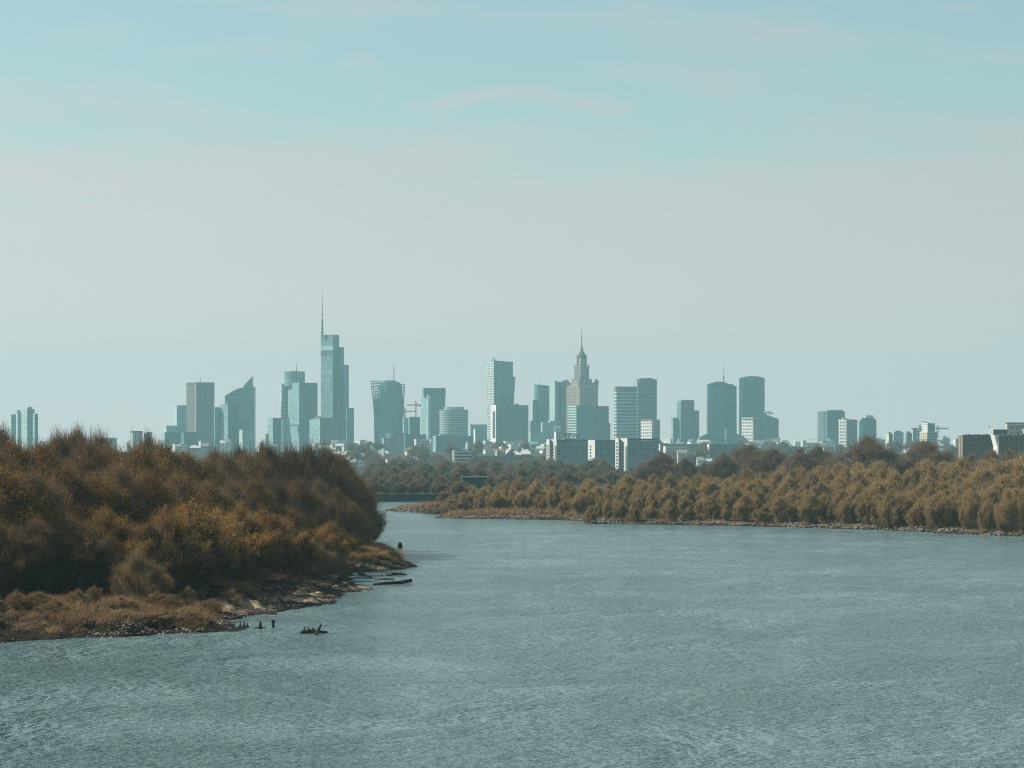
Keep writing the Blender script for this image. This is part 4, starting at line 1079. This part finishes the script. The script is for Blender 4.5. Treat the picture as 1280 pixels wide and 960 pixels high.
f = [(PX(x, d), d + abs(x - 1086) * .5) for x in xs]; tp = [PZ(y, d) for y in ys]
m.prism(f + [(p[0], d + 26) for p in reversed(f)], t.location.z - 2, 0, None, 1, tops=tp + list(reversed(tp))); m.build('facade', [M['glass_teal'], M['roof_grey']], t)
block(t, 'pale_roof_box', 1081, 1082, 1092, 519.2, d + 8, 'roof_pale', 'roof_pale', 'roof_pale', yb=522.4)
# pale hazy blocks to the right
for x0, xe, x1, y, d, f, l, lab in ((1108, 1111, 1116, 542, 4200, 'grey_slab', 'house_white', 'hazy pale block with stepped roof, first beyond the teal tower'), (1115.5, 1117, 1129.5, 540.2, 4260, 'glass_light', 'glass_pale', 'hazy block with pale bays, second beyond the teal tower'),
                                    (1131, 1133, 1140, 541, 4230, 'grey_slab', 'house_grey', 'hazy grey block in the middle of the pale right-hand group'), (1138.5, 1141, 1149, 537.5, 4300, 'glass_light', 'glass_pale', 'hazy pale block under the thin grey crane')):
    t = city('apartment_block', (x0 + x1) / 2, d, lab, 'apartment block', 'pale hazy blocks'); block(t, 'facade', x0, xe, x1, y, d, f, l, parapet=2.2)
t = city('apartment_tower', 1161, 3600, 'grey-brown stacked tower, tallest of the pale right-hand group', 'apartment tower')
block(t, 'facade', 1149.5, 1159, 1171.5, 539.5, 3600, 'house_grey', 'house_cream'); block(t, 'upper_storeys', 1153, 1159.5, 1168.5, 529, 3606, 'grey_slab', 'house_white', yb=539.5)
m = MB(tuple(t.location)); m.tube([(PX(1153, 3600), 3600, PZ(526.5, 3600)), (PX(1161, 3600), 3600, PZ(529, 3600))], [.5, .4], 4); m.build('roof_boom', M['steel'], t)

# brown apartment slabs close on the right
def near_slab(x0, xe, x1, yt, d, label, white):
    t = city('apartment_slab', (x0 + x1) / 2, d, label, 'apartment block', 'brown apartment slabs'); t.location.z = 3.5
    if white:
        block(t, 'facade', xe - 2.2, xe + .2, x1, yt, d, 'slab_near', 'slab_near', 'roof_dark', theta=R(13))
        m = MB(tuple(t.location)); P = [(PX(x0, d), d - .5, PZ(yt - .6, d)), (PX(xe, d), d - .9, PZ(yt - .6, d)), (PX(xe, d), d - .9, 0), (PX(xe - 1.2, d), d - .7, 0), (PX(xe - 1.6, d), d - .6, PZ(yt + 14, d))]
        b = [(p[0], d + 13, p[2]) for p in P]
        m.poly(list(reversed(P)))
        m.poly(b)
        for i in range(5): j = (i + 1) % 5; m.poly([P[i], P[j], b[j], b[i]])
        m.build('white_gable', M['white_wall'], t)
    else:
        block(t, 'facade', x0, xe, x1, yt, d, 'slab_near', 'end_tan', 'roof_dark', theta=R(24))
    k = 0
    x = xe + 2.5
    while x < x1 - 3:
        block(t, 'roof_vent', x, x + .2, x + 2.0 + (k % 3), yt - .9 - .5 * (k % 2), d + 5, 'dark_concrete', 'dark_concrete', 'dark_concrete', yb=yt); x += 4.6 + (k * 7 % 3); k += 1
near_slab(1197.5, 1203.2, 1243, 544, 1700, 'brown-grey apartment slab with a cream left end wall', False)
near_slab(1242.6, 1248, 1318, 544, 1640, 'brown-grey apartment slab with a slanted white gable, farthest right', True)
t = city('penthouse_block', 1247, 1900, 'dark roof house with white side wall rising behind the near brown slabs', 'building'); block(t, 'facade', 1236, 1241.5, 1259, 536.8, 1900, 'dark_concrete', 'pale_render')
mast(t, 1237, 536.8, 531, 1905, .15, .1)
t = city('pale_roof_building', 1275, 2000, 'pale cream building with overhanging flat roof on the right edge', 'building'); block(t, 'facade', 1257, 1259, 1300, 530.5, 2000, 'pale_render', 'pale_render')
block(t, 'roof_overhang', 1256, 1258, 1302, 528, 1996, 'roof_grey', 'roof_grey', 'roof_grey', yb=530.2); block(t, 'white_stair_box', 1278, 1279.5, 1300, 536, 1994, 'white_wall', 'pale_render')

# landmarks between the trees: hall with a gabled roof, balcony flats, long offices
def gable(root, part, x0, x1, yeave, yridge, d, dep, mat, roof, left=None, hip=0.0):
    m = MB(tuple(root.location)); a, b = PX(x0, d), PX(x1, d); z0, ze, zr = root.location.z - 2, PZ(yeave, d), PZ(yridge, d)
    m.prism([(a, d), (b, d), (b, d + dep), (a, d + dep)], z0, ze, [0, 0, 0, 2], 1)
    w = m.build(part, [M[mat], M[roof], M[left or mat]], root)
    m = MB(tuple(root.location)); o = .6; h = hip * (b - a); y0, y1, ym = d - o, d + dep + o, d + dep / 2; a -= o; b += o; ze += .02
    m.poly([(a, y0, ze), (b, y0, ze), (b - h, ym, zr), (a + h, ym, zr)]); m.poly([(b, y1, ze), (a, y1, ze), (a + h, ym, zr), (b - h, ym, zr)])
    m.poly([(a, y1, ze), (a, y0, ze), (a + h, ym, zr)]); m.poly([(b, y0, ze), (b, y1, ze), (b - h, ym, zr)]); m.poly([(a, y0, ze), (a, y1, ze), (b, y1, ze), (b, y0, ze)])
    m.build('roof', M[roof], root)
t = city('gabled_hall', 463, 3300, 'wide grey-roofed hall with a pointed white gable above the hazy trees', 'hall')
gable(t, 'wall', 447, 480, 568, 562, 3300, 26, 'house_white', 'roof_green', 'white_wall', .12)
m = MB(tuple(t.location)); m.poly([(PX(458, 3309), 3309, PZ(563, 3309)), (PX(471, 3309), 3309, PZ(563, 3309)), (PX(464.5, 3309), 3309, PZ(556, 3309))]); m.poly([(PX(471, 3322), 3322, PZ(563, 3309)), (PX(458, 3322), 3322, PZ(563, 3309)), (PX(464.5, 3322), 3322, PZ(556, 3309))])
m.poly([(PX(458, 3309), 3309, PZ(563, 3309)), (PX(464.5, 3309), 3309, PZ(556, 3309)), (PX(464.5, 3322), 3322, PZ(556, 3309)), (PX(458, 3322), 3322, PZ(563, 3309))]); m.poly([(PX(464.5, 3309), 3309, PZ(556, 3309)), (PX(471, 3309), 3309, PZ(563, 3309)), (PX(471, 3322), 3322, PZ(563, 3309)), (PX(464.5, 3322), 3322, PZ(556, 3309))])
m.build('pointed_gable', M['white_wall'], t); block(t, 'white_end_pier', 477, 479.5, 481, 560.5, 3297, 'white_wall', 'white_wall', 'white_wall')
def flats(x0, xe, x1, yt, d, label, n, mat='house_grey', lm='house_white', tall=3.0):
    t = city('balcony_flats', (x0 + x1) / 2, d, label, 'apartment block', 'flats among the hazy trees'); block(t, 'facade', x0, xe, x1, yt, d, mat, lm)
    for k in range(n):
        z = PZ(yt, d) - 1.2 - k * tall; a, b = PX(xe + .4, d), PX(x1 - .4, d)
        m = MB(tuple(t.location)); m.box(((a + b) / 2, d - .4 + (b - a) * .02, z), (b - a, 1.6, 1.1), .03); m.build('balcony', M['white_wall'], t)
flats(482, 484, 497, 574, 2350, 'white balconied flats among the hazy trees above the quay', 4)
flats(565, 568, 591, 563, 2500, 'long hazy flats with green balcony bands right of the twiggy trees', 6, 'glass_mid', 'house_grey', 3.0)
flats(549, 551, 558, 578, 2200, 'small cream house glimpsed between hazy trees', 2, 'house_cream', 'house_cream')
flats(829, 832, 862, 557.5, 3000, 'white gridded flats under the buttressed tower', 5, 'house_grey', 'house_white', 3.2)
t = city('long_office', 842, 3300, 'long teal office with a flat roof spanning behind the bare dome-shaped tree', 'office block'); block(t, 'facade', 823, 825, 900, 555, 3300, 'glass_mid', 'house_white')
t = city('long_office', 905, 3150, 'dark teal office strip below the arch-roofed hall', 'office block'); block(t, 'facade', 884, 886.5, 930, 555.2, 3150, 'glass_dark', 'house_white')
t = city('long_office', 985, 3500, 'green-teal office strip below the low rooftops right of the bowed tower', 'office block'); block(t, 'facade', 955, 957, 1012, 558.5, 3500, 'glass_mid', 'glass_light', 'roof_green')
t = city('cream_house', 852, 2600, 'cream house with a bright wall beside the dome-shaped bare tree', 'house'); gable(t, 'wall', 847, 858, 566, 562, 2600, 9, 'house_cream', 'roof_grey', 'white_wall')
t = city('roadside_shed', 640, 2600, 'long grey viaduct-like shed among the hazy trees', 'building'); block(t, 'facade', 590, 592, 668, 571, 2700, 'house_grey', 'house_grey', 'roof_grey')
block(t, 'roof_ledge', 589.5, 591.5, 668.6, 570, 2698, 'roof_grey', 'roof_grey', 'roof_grey', yb=571)

# low rooftops of the city
LREF = [(215, 'below the brown slab tower'), (320, 'beside the sail-topped tower'), (420, 'below the tallest stepped tower'), (453, 'left of the gabled hall'), (500, 'below the flared glass tower'), (560, 'below the round banded tower'), (640, 'below the grey-teal slab with white edge'),
        (690, 'beside the first white-ended slab'), (830, 'right of the third slab'), (900, 'below the arch-roofed hall'), (985, 'in the gap right of the bowed tower'), (1050, 'below the right-hand trio'), (1120, 'below the pale hazy blocks'), (1185, 'left of the brown apartment slabs')]
hr = random.Random(21)
KINDS = [('white', 'house_white', 'white_wall'), ('cream', 'house_cream', 'house_white'), ('grey', 'house_grey', 'house_white'), ('brick', 'house_brick', 'house_cream'), ('pale', 'house_white', 'house_white')]  # last entry is the left wall, often paler: sunlit side painted in
ROOFS = [('flat grey roof', 'roof_grey'), ('pale flat roof', 'roof_pale'), ('dark roof', 'roof_dark'), ('red tiled roof', 'roof_red'), ('green roof', 'roof_green')]
def low_house(px, w, y, d):
    cn, fm, lm = hr.choice(KINDS); rn, rm = hr.choice(ROOFS if hr.random() < .6 else ROOFS[:3])
    rf = min(LREF, key=lambda r: abs(r[0] - px))[1]
    pitched = hr.random() < .45
    lab = f"{'wide' if w > 14 else 'small' if w < 8 else 'mid-sized'} {cn} {'gabled house' if pitched else 'box-shaped house'} with {rn}, {rf}"
    t = city('low_house', px, d, lab, 'house', 'low rooftops ' + rf)
    if pitched: gable(t, 'wall', px - w / 2, px + w / 2, y + 2, y - 1.4, d, 12, fm, rm, lm, hr.choice([0, .2]))
    else:
        f = hr.uniform(.15, .4); block(t, 'wall', px - w / 2, px - w / 2 + w * f, px + w / 2, y, d, fm, lm, rm, parapet=hr.choice([None, 2.0]))
    if hr.random() < .35:
        m = MB(tuple(t.location)); m.box((PX(px + w * .2, d), d + 5, PZ(y, d) + .6), (1.6, 1.6, 3.2)); m.build('chimney', M['roof_pale'], t)
for x0, x1, ya, yb, dens in ((196, 345, 549, 558, .10), (388, 470, 551, 573, .42), (430, 482, 564, 577, .3), (496, 530, 560, 576, .2), (576, 690, 551, 567, .44), (815, 960, 549, 566, .32), (815, 900, 563, 576, .2), (960, 1040, 548, 562, .4), (1088, 1200, 546, 564, .36)):
    for i in range(int((x1 - x0) * dens)):
        px = hr.uniform(x0, x1); y = ya + (yb - ya) * hr.random() ** 1.1
        d = float(np.interp(y, [545, 552, 560, 567, 577], [5600, 4600, 3700, 3150, 2800])) + hr.uniform(-120, 120)
        low_house(px, hr.uniform(4.5, 17) * (4300 / d) ** .6, y, d)
for i in range(34):                        # far line of roofs closing the horizon
    px = -20 + i * 39.5 + hr.uniform(-12, 12)
    low_house(px, hr.uniform(14, 30), hr.uniform(548.5, 553), hr.uniform(5800, 6300))
# city greenery between the roofs
for i in range(84):
    px = hr.choice([hr.uniform(425, 475), hr.uniform(500, 690), hr.uniform(815, 900), hr.uniform(900, 1200)])
    y = hr.uniform(557, 576); d = float(np.interp(y, [552, 560, 567, 577], [4500, 3600, 3100, 2750])) + hr.uniform(-100, 100)
    rf = min(LREF, key=lambda r: abs(r[0] - px))[1]
    plant('street_tree', hr.choice(['haze0', 'haze1', 'twiggy0']), px, d, y, f'dark rounded hazy tree among the low rooftops {rf}', 'trees among the low rooftops', z=float(far_base(d)) - .5, h=hr.uniform(11, 16), wide=1.25)

# quay, boathouse
t = empty('quay_wall', (PX(520, 1016), 1016, 0), 'dark stone quay wall along the far bank between wood and spit', 'wall')
m = MB(tuple(t.location)); m.box((PX(470, 1016.6), 1016.6, .9), (70, 2.4, 3.4)); m.build('wall', M['quay'], t)
m = MB(tuple(t.location)); m.box((PX(470, 1016.6), 1016.4, 2.75), (70, 3.0, .3)); m.build('coping', M['dark_concrete'], t)
d = 1090
t = empty('teal_boathouse', (PX(590, d), d, 3.2), 'dark teal boathouse with walls leaning outward under a flat roof', 'building')
m = MB(tuple(t.location)); a0, a1, b0, b1 = PX(577, d), PX(606, d), PX(576.5, d), PX(609, d)
m.loft([([(a0, d), (a1 - 3, d), (a1 - 3, d + 9), (a0, d + 9)], 2.5), ([(b0, d - .6), (b1, d - .6), (b1, d + 10), (b0, d + 10)], PZ(597.5, d))]); m.build('hull_wall', [M['teal_metal'], M['teal_metal']], t)
m = MB(tuple(t.location)); m.box(((b0 + b1) / 2, d + 4.5, PZ(596.6, d)), (b1 - b0 + .6, 12, .4)); m.build('flat_roof', M['roof_grey'], t)
m = MB(tuple(t.location)); m.tube([(PX(577.4, d), d - 1.5, 2.5), (PX(577.4, d), d - 1.5, PZ(597, d))], [.16, .14], 6); m.build('support_pole', M['roof_pale'], t)

# ------------------------------------------------------------------ things in and by the water
def log(name, pts, rads, label, cat='driftwood', group='driftwood off the left bank', extra=()):
    p0 = pts[0]; t = empty(name, p0, label, cat, group)
    m = MB(p0); m.tube(pts, rads, 7); m.build('trunk', M['wet_wood'], t)
    for e, r in extra:
        m = MB(p0); m.tube(e, r, 5); m.build('branch', M['wet_wood'], t)
def W(px, y, z=0.0):
    d = DW(y); return (PX(px, d), d, z)
log('driftwood_log', [W(467, 731.5, .05), W(480, 730.7, .14), W(500, 730, .2), W(513.5, 728.8, .32)], [.16, .2, .22, .26], 'long straight black log lying on the water off the spit')
log('driftwood_log', [W(449, 719.5, .3), W(456, 720.5, .2), W(465, 722.5, .06)], [.22, .2, .1], 'short dark log tilted into the shallow inlet', extra=(([W(452, 719.8, .25), W(450.5, 718, .75)], [.1, .04]),))
log('driftwood_log', [W(469, 724.2, .03), W(481, 724.6, .1), W(493, 724.6, .05)], [.08, .1, .06], 'thin sunken branch between the inlet and the long log')
log('branch_tangle', [W(484, 719.8, .1), W(494, 720, .3), W(508, 719.2, .12)], [.16, .2, .1], 'tangled fallen branch arching out of the water beside the spit', extra=(([W(488, 720, .1), W(491, 720, .45), W(495, 720, .1)], [.1, .1, .08]), ([W(497, 720, .1), W(499.5, 720, .4), W(503, 719.8, .1)], [.09, .09, .07]), ([W(482, 718.2, .0), W(483, 717.3, .6)], [.1, .05]), ([W(477, 720, .0), W(478.5, 719.4, .2)], [.12, .06])))
log('water_stump', [W(500, 685.2, -.3), W(500, 685.2, .5), W(499.8, 685.2, .85), W(499.6, 685.2, 1.05)], [.5, .44, .36, .22], 'dark conical stump standing alone in the river beyond the spit', 'stump')
log('water_post', [W(341.5, 784.5, -.4), W(341.5, 784.5, .35), W(341.4, 784.5, .72)], [.15, .14, .15], 'short black post standing upright in the shallows', 'post', 'old posts in the shallows')
log('broken_post', [W(325.5, 786, -.3), W(325.3, 786, .35), W(325.7, 786, .75)], [.22, .15, .05], 'broken pointed post with driftwood at its foot', 'post', 'old posts in the shallows', extra=(([W(317, 786, .05), W(324, 786, .1), W(331.5, 785.5, .06)], [.05, .07, .04]),))
log('driftwood_snag', [W(376, 792, .05), W(388, 791.5, .16), W(398, 791.6, .12), W(409, 790.8, .05)], [.16, .22, .2, .08], 'dark floating snag with one limb pointing up, nearest the camera', extra=(([W(394, 793.5, -.1), W(397.5, 792.5, .3), W(401.6, 792, .85)], [.2, .17, .08]), ([W(379, 791, .1), W(381.5, 790, .45)], [.12, .07]), ([W(384, 791, .1), W(386, 790, .42)], [.14, .08]), ([W(389, 791.5, .2), W(392, 791, .4)], [.14, .1])))
for i, (px, y, s) in enumerate(((300, 785, .5), (305, 784.5, .6), (309, 785, .4), (424, 747.5, .25))):
    log('drift_root', [W(px - 2, y, .0), W(px, y, .15 * s + .15), W(px + 2.4, y, .05)], [.1 * s + .06, .18 * s + .08, .05], ('knotty root stub at the end of the muddy point', 'highest root stub off the muddy point', 'outermost root stub off the muddy point', 'tiny root poking out under the sandy bank')[i], group='root stubs off the left bank', extra=(([W(px, y, .1), W(px + .5, y, .75 * s + .2)], [.1, .04]),))
log('fallen_trunk', [(PX(45, 262), 262, .75), (PX(70, 258), 258, .55), (PX(108, 252.5), 252.5, .2)], [.3, .26, .14], 'fallen dark trunk sloping down the near left bank to the water', group=None)
log('dark_stump', [(PX(227, 268), 268, .5), (PX(226, 268), 268, 1.3), (PX(224.5, 268), 268, 1.9)], [.7, .42, .12], 'dark pointed stump on the grass bank behind the shore debris', 'stump', None)
_ico = None
def rock(px, d, size, z, label, group, mat='rock_dark', flat=.55):
    g = np.random.RandomState(int(px * 7) % 9999)
    import bmesh
    b = bmesh.new(); bmesh.ops.create_icosphere(b, subdivisions=2, radius=1)
    k = g.uniform(-1, 1, (5, 3)); ph = g.uniform(0, 6, 5)
    for v in b.verts:
        f = 1 + .13 * sum(sin(2.3 * float(np.dot(k[i], v.co)) * 2 + ph[i]) for i in range(5))
        v.co = v.co * f * size; v.co.z *= flat; v.co.x *= 1.25
    me = bpy.data.meshes.new('shore_rock'); b.to_mesh(me); b.free(); me.materials.append(M[mat])
    o = link('shore_rock', me, None, (PX(px, d), d, z)); tag(o, label, 'rock', group)
for px, lab in ((742, 'dark rock at the first stone spit'), (760, 'dark rock on the waterline right of the spit'), (846, 'flat dark rock under the low mauve bush'), (930, 'dark rock at the middle of the scrub shoreline'), (1136, 'dark rock beside the pale sand strip'),
                (1162, 'second dark rock at the end of the pale sand strip'), (1218, 'dark rock near the right end of the shoreline'), (1190, 'small dark rock between sand strip and frame edge')):
    rock(px, shore_d(px) + 1.0, rnd.uniform(.6, .95), .25, lab, 'rocks on the right shoreline')


def scatter_points(poly, n, dens, seed, bounds):
    g = np.random.RandomState(seed)
    P = np.stack([g.uniform(bounds[0], bounds[1], n), g.uniform(bounds[2], bounds[3], n)], 1)
    s = sdf(P, poly)
    k = dens(s, P, g)
    return P[k]


def grass(name, P, hmin, hmax, blades, width, mat, seed, spread=.3):
    g = np.random.RandomState(seed)
    z = terrain(P)
    N = len(P)
    hh = g.uniform(hmin, hmax, N) * (0.6 + 0.5 * np.clip(snoise(P[:, 0], P[:, 1], 13) + .6, 0, 1.5))
    B = np.repeat(np.c_[P, z - .05], blades, 0); H = np.repeat(hh, blades) * g.uniform(.5, 1.1, N * blades)
    B[:, :2] += g.normal(0, spread * .5, (N * blades, 2))
    lean = np.c_[g.normal(0, .62, (N * blades, 2)), np.ones(N * blades)] * H[:, None]
    a = g.uniform(0, pi, N * blades); wv = np.c_[np.cos(a), np.sin(a), 0 * a] * width
    mid = B + lean * .55 + np.array([0, 0, .04]) ; tip = B + lean + np.c_[lean[:, :2] * .35, -H * .06]
    V = np.stack([B - wv, B + wv, mid + wv * .7, mid - wv * .7, tip + wv * .15, tip - wv * .15], 1).reshape(-1, 3)
    i0 = np.arange(N * blades)[:, None] * 6
    F = np.concatenate([i0 + np.array([[0, 1, 2, 3]]), i0 + np.array([[3, 2, 4, 5]])])
    tag(link(name, np_mesh(name, V, F, [mat])), kind='stuff')


def dl(s, P, g):
    n = snoise(P[:, 0] + 40, P[:, 1], 17) + .5 * snoise(P[:, 0], P[:, 1], 6)
    sandy = (P[:, 1] > 283) & (P[:, 1] < 352) & (s < 9 + 3 * snoise(P[:, 0], P[:, 1], 9)) & (g.uniform(0, 1, len(s)) < .93)
    return ~sandy & (s > 1.0) & (s < 42) & (g.uniform(0, 1, len(s)) < np.clip(.55 + 1.0 * n, .06, 1) * np.clip((s - 0.9) / 3.5, .06, 1)) & (P[:, 1] < 520)
grass('dry_grass', scatter_points(LEFT, 120000, dl, 5, (-70, -8, 238, 480)), .25, 1.0, 9, .02, M['blade'], 6)
def dspit(s, P, g): return (s > .8) & (s < 12)
grass('dry_grass', scatter_points(LEFT, 9000, dspit, 8, (PX(440, 420), PX(506, 440), 405, 470)), .4, 1.15, 10, .035, M['blade'], 9)
def dr(s, P, g): return (s > 1.5) & (s < 46) & (P[:, 1] < 1000) & (g.uniform(0, 1, len(s)) < np.where(P[:, 0] < PX(745, 720), .9, .35))
grass('dry_reeds', scatter_points(RIGHT, 26000, dr, 12, (-45, 130, 550, 900)), .6, 1.6, 6, .06, M['blade'], 13)


def pebbles(name, P, smin, smax, mat, seed):
    g = np.random.RandomState(seed)
    z = np.maximum(terrain(P), -.15)
    ph = (1 + sqrt(5)) / 2
    base = np.array([(1, 1, 1), (1, 1, -1), (1, -1, 1), (1, -1, -1), (-1, 1, 1), (-1, 1, -1), (-1, -1, 1), (-1, -1, -1)], float) / 1.5
    q = np.array([(0, 2, 3, 1), (4, 5, 7, 6), (0, 1, 5, 4), (2, 6, 7, 3), (0, 4, 6, 2), (1, 3, 7, 5)])
    N = len(P)
    s = g.uniform(smin, smax, N) ** 1.0
    V = base[None] * g.uniform(.6, 1.15, (N, 8, 1)) * (s[:, None, None] * np.array([1.25, 1, .6])[None, None])
    a = g.uniform(0, pi, N); c, sn = np.cos(a)[:, None], np.sin(a)[:, None]
    X = V[:, :, 0] * c - V[:, :, 1] * sn; Y = V[:, :, 0] * sn + V[:, :, 1] * c
    V = np.stack([X + P[:, :1], Y + P[:, 1:], V[:, :, 2] + z[:, None] + s[:, None] * .2], -1)
    tag(link(name, np_mesh(name, V.reshape(-1, 3), (q[None] + np.arange(N)[:, None, None] * 8).reshape(-1, 4), [mat])), kind='stuff')
def ds(a, b, keep):
    return lambda s, P, g: (s > a) & (s < b) & (g.uniform(0, 1, len(s)) < keep * np.clip(.5 + snoise(P[:, 0], P[:, 1], 21), .08, 1))
pebbles('shore_pebbles', scatter_points(RIGHT, 90000, ds(-.6, 4.5, .9), 31, (-45, 130, 550, 900)), .12, .5, M['rock'], 32)
pebbles('shore_pebbles', scatter_points(RIGHT, 50000, ds(-.8, 2.0, .8), 36, (-45, 130, 550, 900)), .15, .5, M['rock_dark'], 37)
pebbles('bank_debris', scatter_points(LEFT, 60000, ds(-.7, 3.2, .4), 33, (-70, -10, 238, 480)), .05, .22, M['rock_dark'], 34)
pebbles('bank_debris', scatter_points(LEFT, 20000, ds(-.2, 5, .2), 38, (-60, -14, 238, 420)), .05, .2, M['rock'], 39)
# drift sticks strewn over the near bank
gb = random.Random(77)
for px, d in ((-6, 257), (46, 262), (70, 256), (97, 264), (150, 264), (196, 269), (214, 266), (262, 278), (300, 296)):
    plant('dead_brush', gb.choice(('thin0', 'thin1')), px, d, 0, f"tangled knee-high dead brush on the near bank, {ref(px)}", 'dead brush along the near bank', 'shrub', h=gb.uniform(.7, 1.9), wide=gb.uniform(1.3, 2.8))
pebbles('bank_debris', scatter_points(LEFT, 26000, ds(-.3, 1.6, .16), 61, (PX(135, 262), PX(300, 262), 244, 272)), .07, .2, M['rock_pale'], 62)
g = np.random.RandomState(50); P = scatter_points(LEFT, 16000, ds(0, 16, .6), 51, (-66, -12, 240, 430))
N = len(P); a = g.uniform(-.5, .5, N) + (g.uniform(0, 1, N) < .3) * 1.2; L = g.uniform(.3, 1.6, N); z = terrain(P) + .08
p0 = np.c_[P, z]; p1 = p0 + np.c_[np.cos(a) * L, np.sin(a) * L, g.uniform(-.05, .3, N)]
V, F = prisms(p0, p1, g.uniform(.02, .06, N), np.full(N, .012)); tag(link('drift_debris', np_mesh('drift_debris', V, F, [M['wet_wood']])), kind='stuff')

# ------------------------------------------------------------------ air
hz = NT('haze_air'); nt = hz.t
nt.nodes.remove(hz.b)
pv = nt.nodes.new('ShaderNodeVolumePrincipled')
pv.inputs['Color'].default_value = (0.50, 0.86, 0.90, 1)
pv.inputs['Density'].default_value = 0.9e-4
pv.inputs['Anisotropy'].default_value = 0.0
nt.links.new(pv.outputs[0], hz.out.inputs['Volume'])
m = MB(); m.prism([(-6200, -330), (6200, -330), (6200, 9600), (-6200, 9600)], -3.2, 352, bottom=True, roof=0)
tag(m.build('haze', hz.mat), kind='stuff')

# ------------------------------------------------------------------ light
SUN_EL, SUN_AZ = R(40), R(-79)           # sun to the left, a little beyond side-on
w = bpy.data.worlds.new('World'); sc.world = w; w.use_nodes = True
nt = w.node_tree; bg = nt.nodes['Background']
class WT(NT):
    def __init__(s, t): s.t = t
t = WT(nt)
sky = nt.nodes.new('ShaderNodeTexSky'); sky.sky_type = 'NISHITA'; sky.sun_disc = False
sky.sun_elevation = SUN_EL; sky.sun_rotation = SUN_AZ; sky.air_density = 1.0; sky.dust_density = 1.0; sky.ozone_density = 1.0
tc = nt.nodes.new('ShaderNodeTexCoord'); sp = nt.nodes.new('ShaderNodeSeparateXYZ'); t.l(tc.outputs['Generated'], sp.inputs[0])
X, Y, Z = sp.outputs
base = t.n('ShaderNodeMix', data_type='RGBA', blend_type='MULTIPLY'); base.inputs[0].default_value = 1
t.l(sky.outputs[0], base.inputs[6]); base.inputs[7].default_value = (0.72, 0.88, 0.77, 1)
# thin cloud sheet: a veil thickening toward the horizon, with soft torn upper edge and streaks
cl = t.noise(t.mapping(tc.outputs['Generated'], (5, 5, 26), (0, R(4), 0)), 1.6, 5, 0.55, 0.4)
cs = t.noise(t.mapping(tc.outputs['Generated'], (6, 6, 36), (0, R(-7), 0)), 1.4, 4, 0.5, 0.5)
e = t.math('ADD', Z, t.math('MULTIPLY', t.math('SUBTRACT', cl, 0.5), -0.10))
veil = t.n('ShaderNodeMapRange', interpolation_type='SMOOTHSTEP'); t.l(e, veil.inputs[0])
veil.inputs[1].default_value = 0.135; veil.inputs[2].default_value = 0.085; veil.inputs[3].default_value = 0.12; veil.inputs[4].default_value = 0.96
st = t.ramp(cs, [(0.46, 0.0), (0.74, 0.6)])
wb = t.noise(t.mapping(tc.outputs['Generated'], (9, 9, 34), (0, R(14), 0)), 1.7, 5, 0.6, 0.8)
st = t.math('MAXIMUM', st, t.ramp(wb, [(0.53, 0.0), (0.7, 0.65)]))
f = t.math('MAXIMUM', veil.outputs[0], st)
warm = t.n('ShaderNodeMapRange'); t.l(Z, warm.inputs[0]); warm.inputs[1].default_value = 0.0; warm.inputs[2].default_value = 0.12
vc = t.mix(warm.outputs[0], (4.95, 4.6, 4.62), (3.8, 3.75, 3.74))
side = t.n('ShaderNodeMapRange'); t.l(X, side.inputs[0]); side.inputs[1].default_value = -0.2; side.inputs[2].default_value = 0.2; side.inputs[3].default_value = 1.08; side.inputs[4].default_value = 0.90
vs = t.n('ShaderNodeVectorMath', operation='SCALE'); t.l(vc, vs.inputs[0]); t.l(side.outputs[0], vs.inputs['Scale'])
# the veil belongs to the low sky only
t.l(t.mix(f, base.outputs[2], vs.outputs[0]), bg.inputs['Color'])
bg.inputs['Strength'].default_value = 0.12

sl = bpy.data.lights.new('sun', 'SUN'); sl.energy = 5.0; sl.angle = R(0.53); sl.color = (1.0, 0.93, 0.82)
so = bpy.data.objects.new('sun', sl); col.objects.link(so)
dv = (cos(SUN_EL) * sin(SUN_AZ), cos(SUN_EL) * cos(SUN_AZ), sin(SUN_EL))
from mathutils import Vector
so.rotation_euler = Vector(dv).to_track_quat('Z', 'Y').to_euler()

# ------------------------------------------------------------------ camera and render
cam = bpy.data.cameras.new('camera'); cam.sensor_width = 36; cam.lens = FP / 1280 * 36
cam.shift_y = (HZ - 480) / 1280
cam.clip_start = 1; cam.clip_end = 30000
co = bpy.data.objects.new('camera', cam); col.objects.link(co)
co.location = (0, 0, CAMZ); co.rotation_euler = (pi / 2, 0, 0)
sc.camera = co
sc.view_settings.view_transform = 'Standard'; sc.view_settings.look = 'None'; sc.view_settings.gamma = 1.0
sc.view_settings.exposure = 0.39; sc.view_settings.use_curve_mapping = False
sc.render.engine = 'CYCLES'
cy = sc.cycles
cy.filter_width = 1.15; cy.max_bounces = 5; cy.diffuse_bounces = 2; cy.glossy_bounces = 3; cy.transmission_bounces = 2; cy.volume_bounces = 0; cy.transparent_max_bounces = 6
cy.use_adaptive_sampling = False; cy.adaptive_threshold = 0.01; cy.use_denoising = True; cy.denoising_prefilter = 'NONE'; cy.denoising_input_passes = 'RGB_ALBEDO_NORMAL'; cy.denoiser = 'OPENIMAGEDENOISE'
cy.sample_clamp_indirect = 6; cy.caustics_reflective = False; cy.caustics_refractive = False
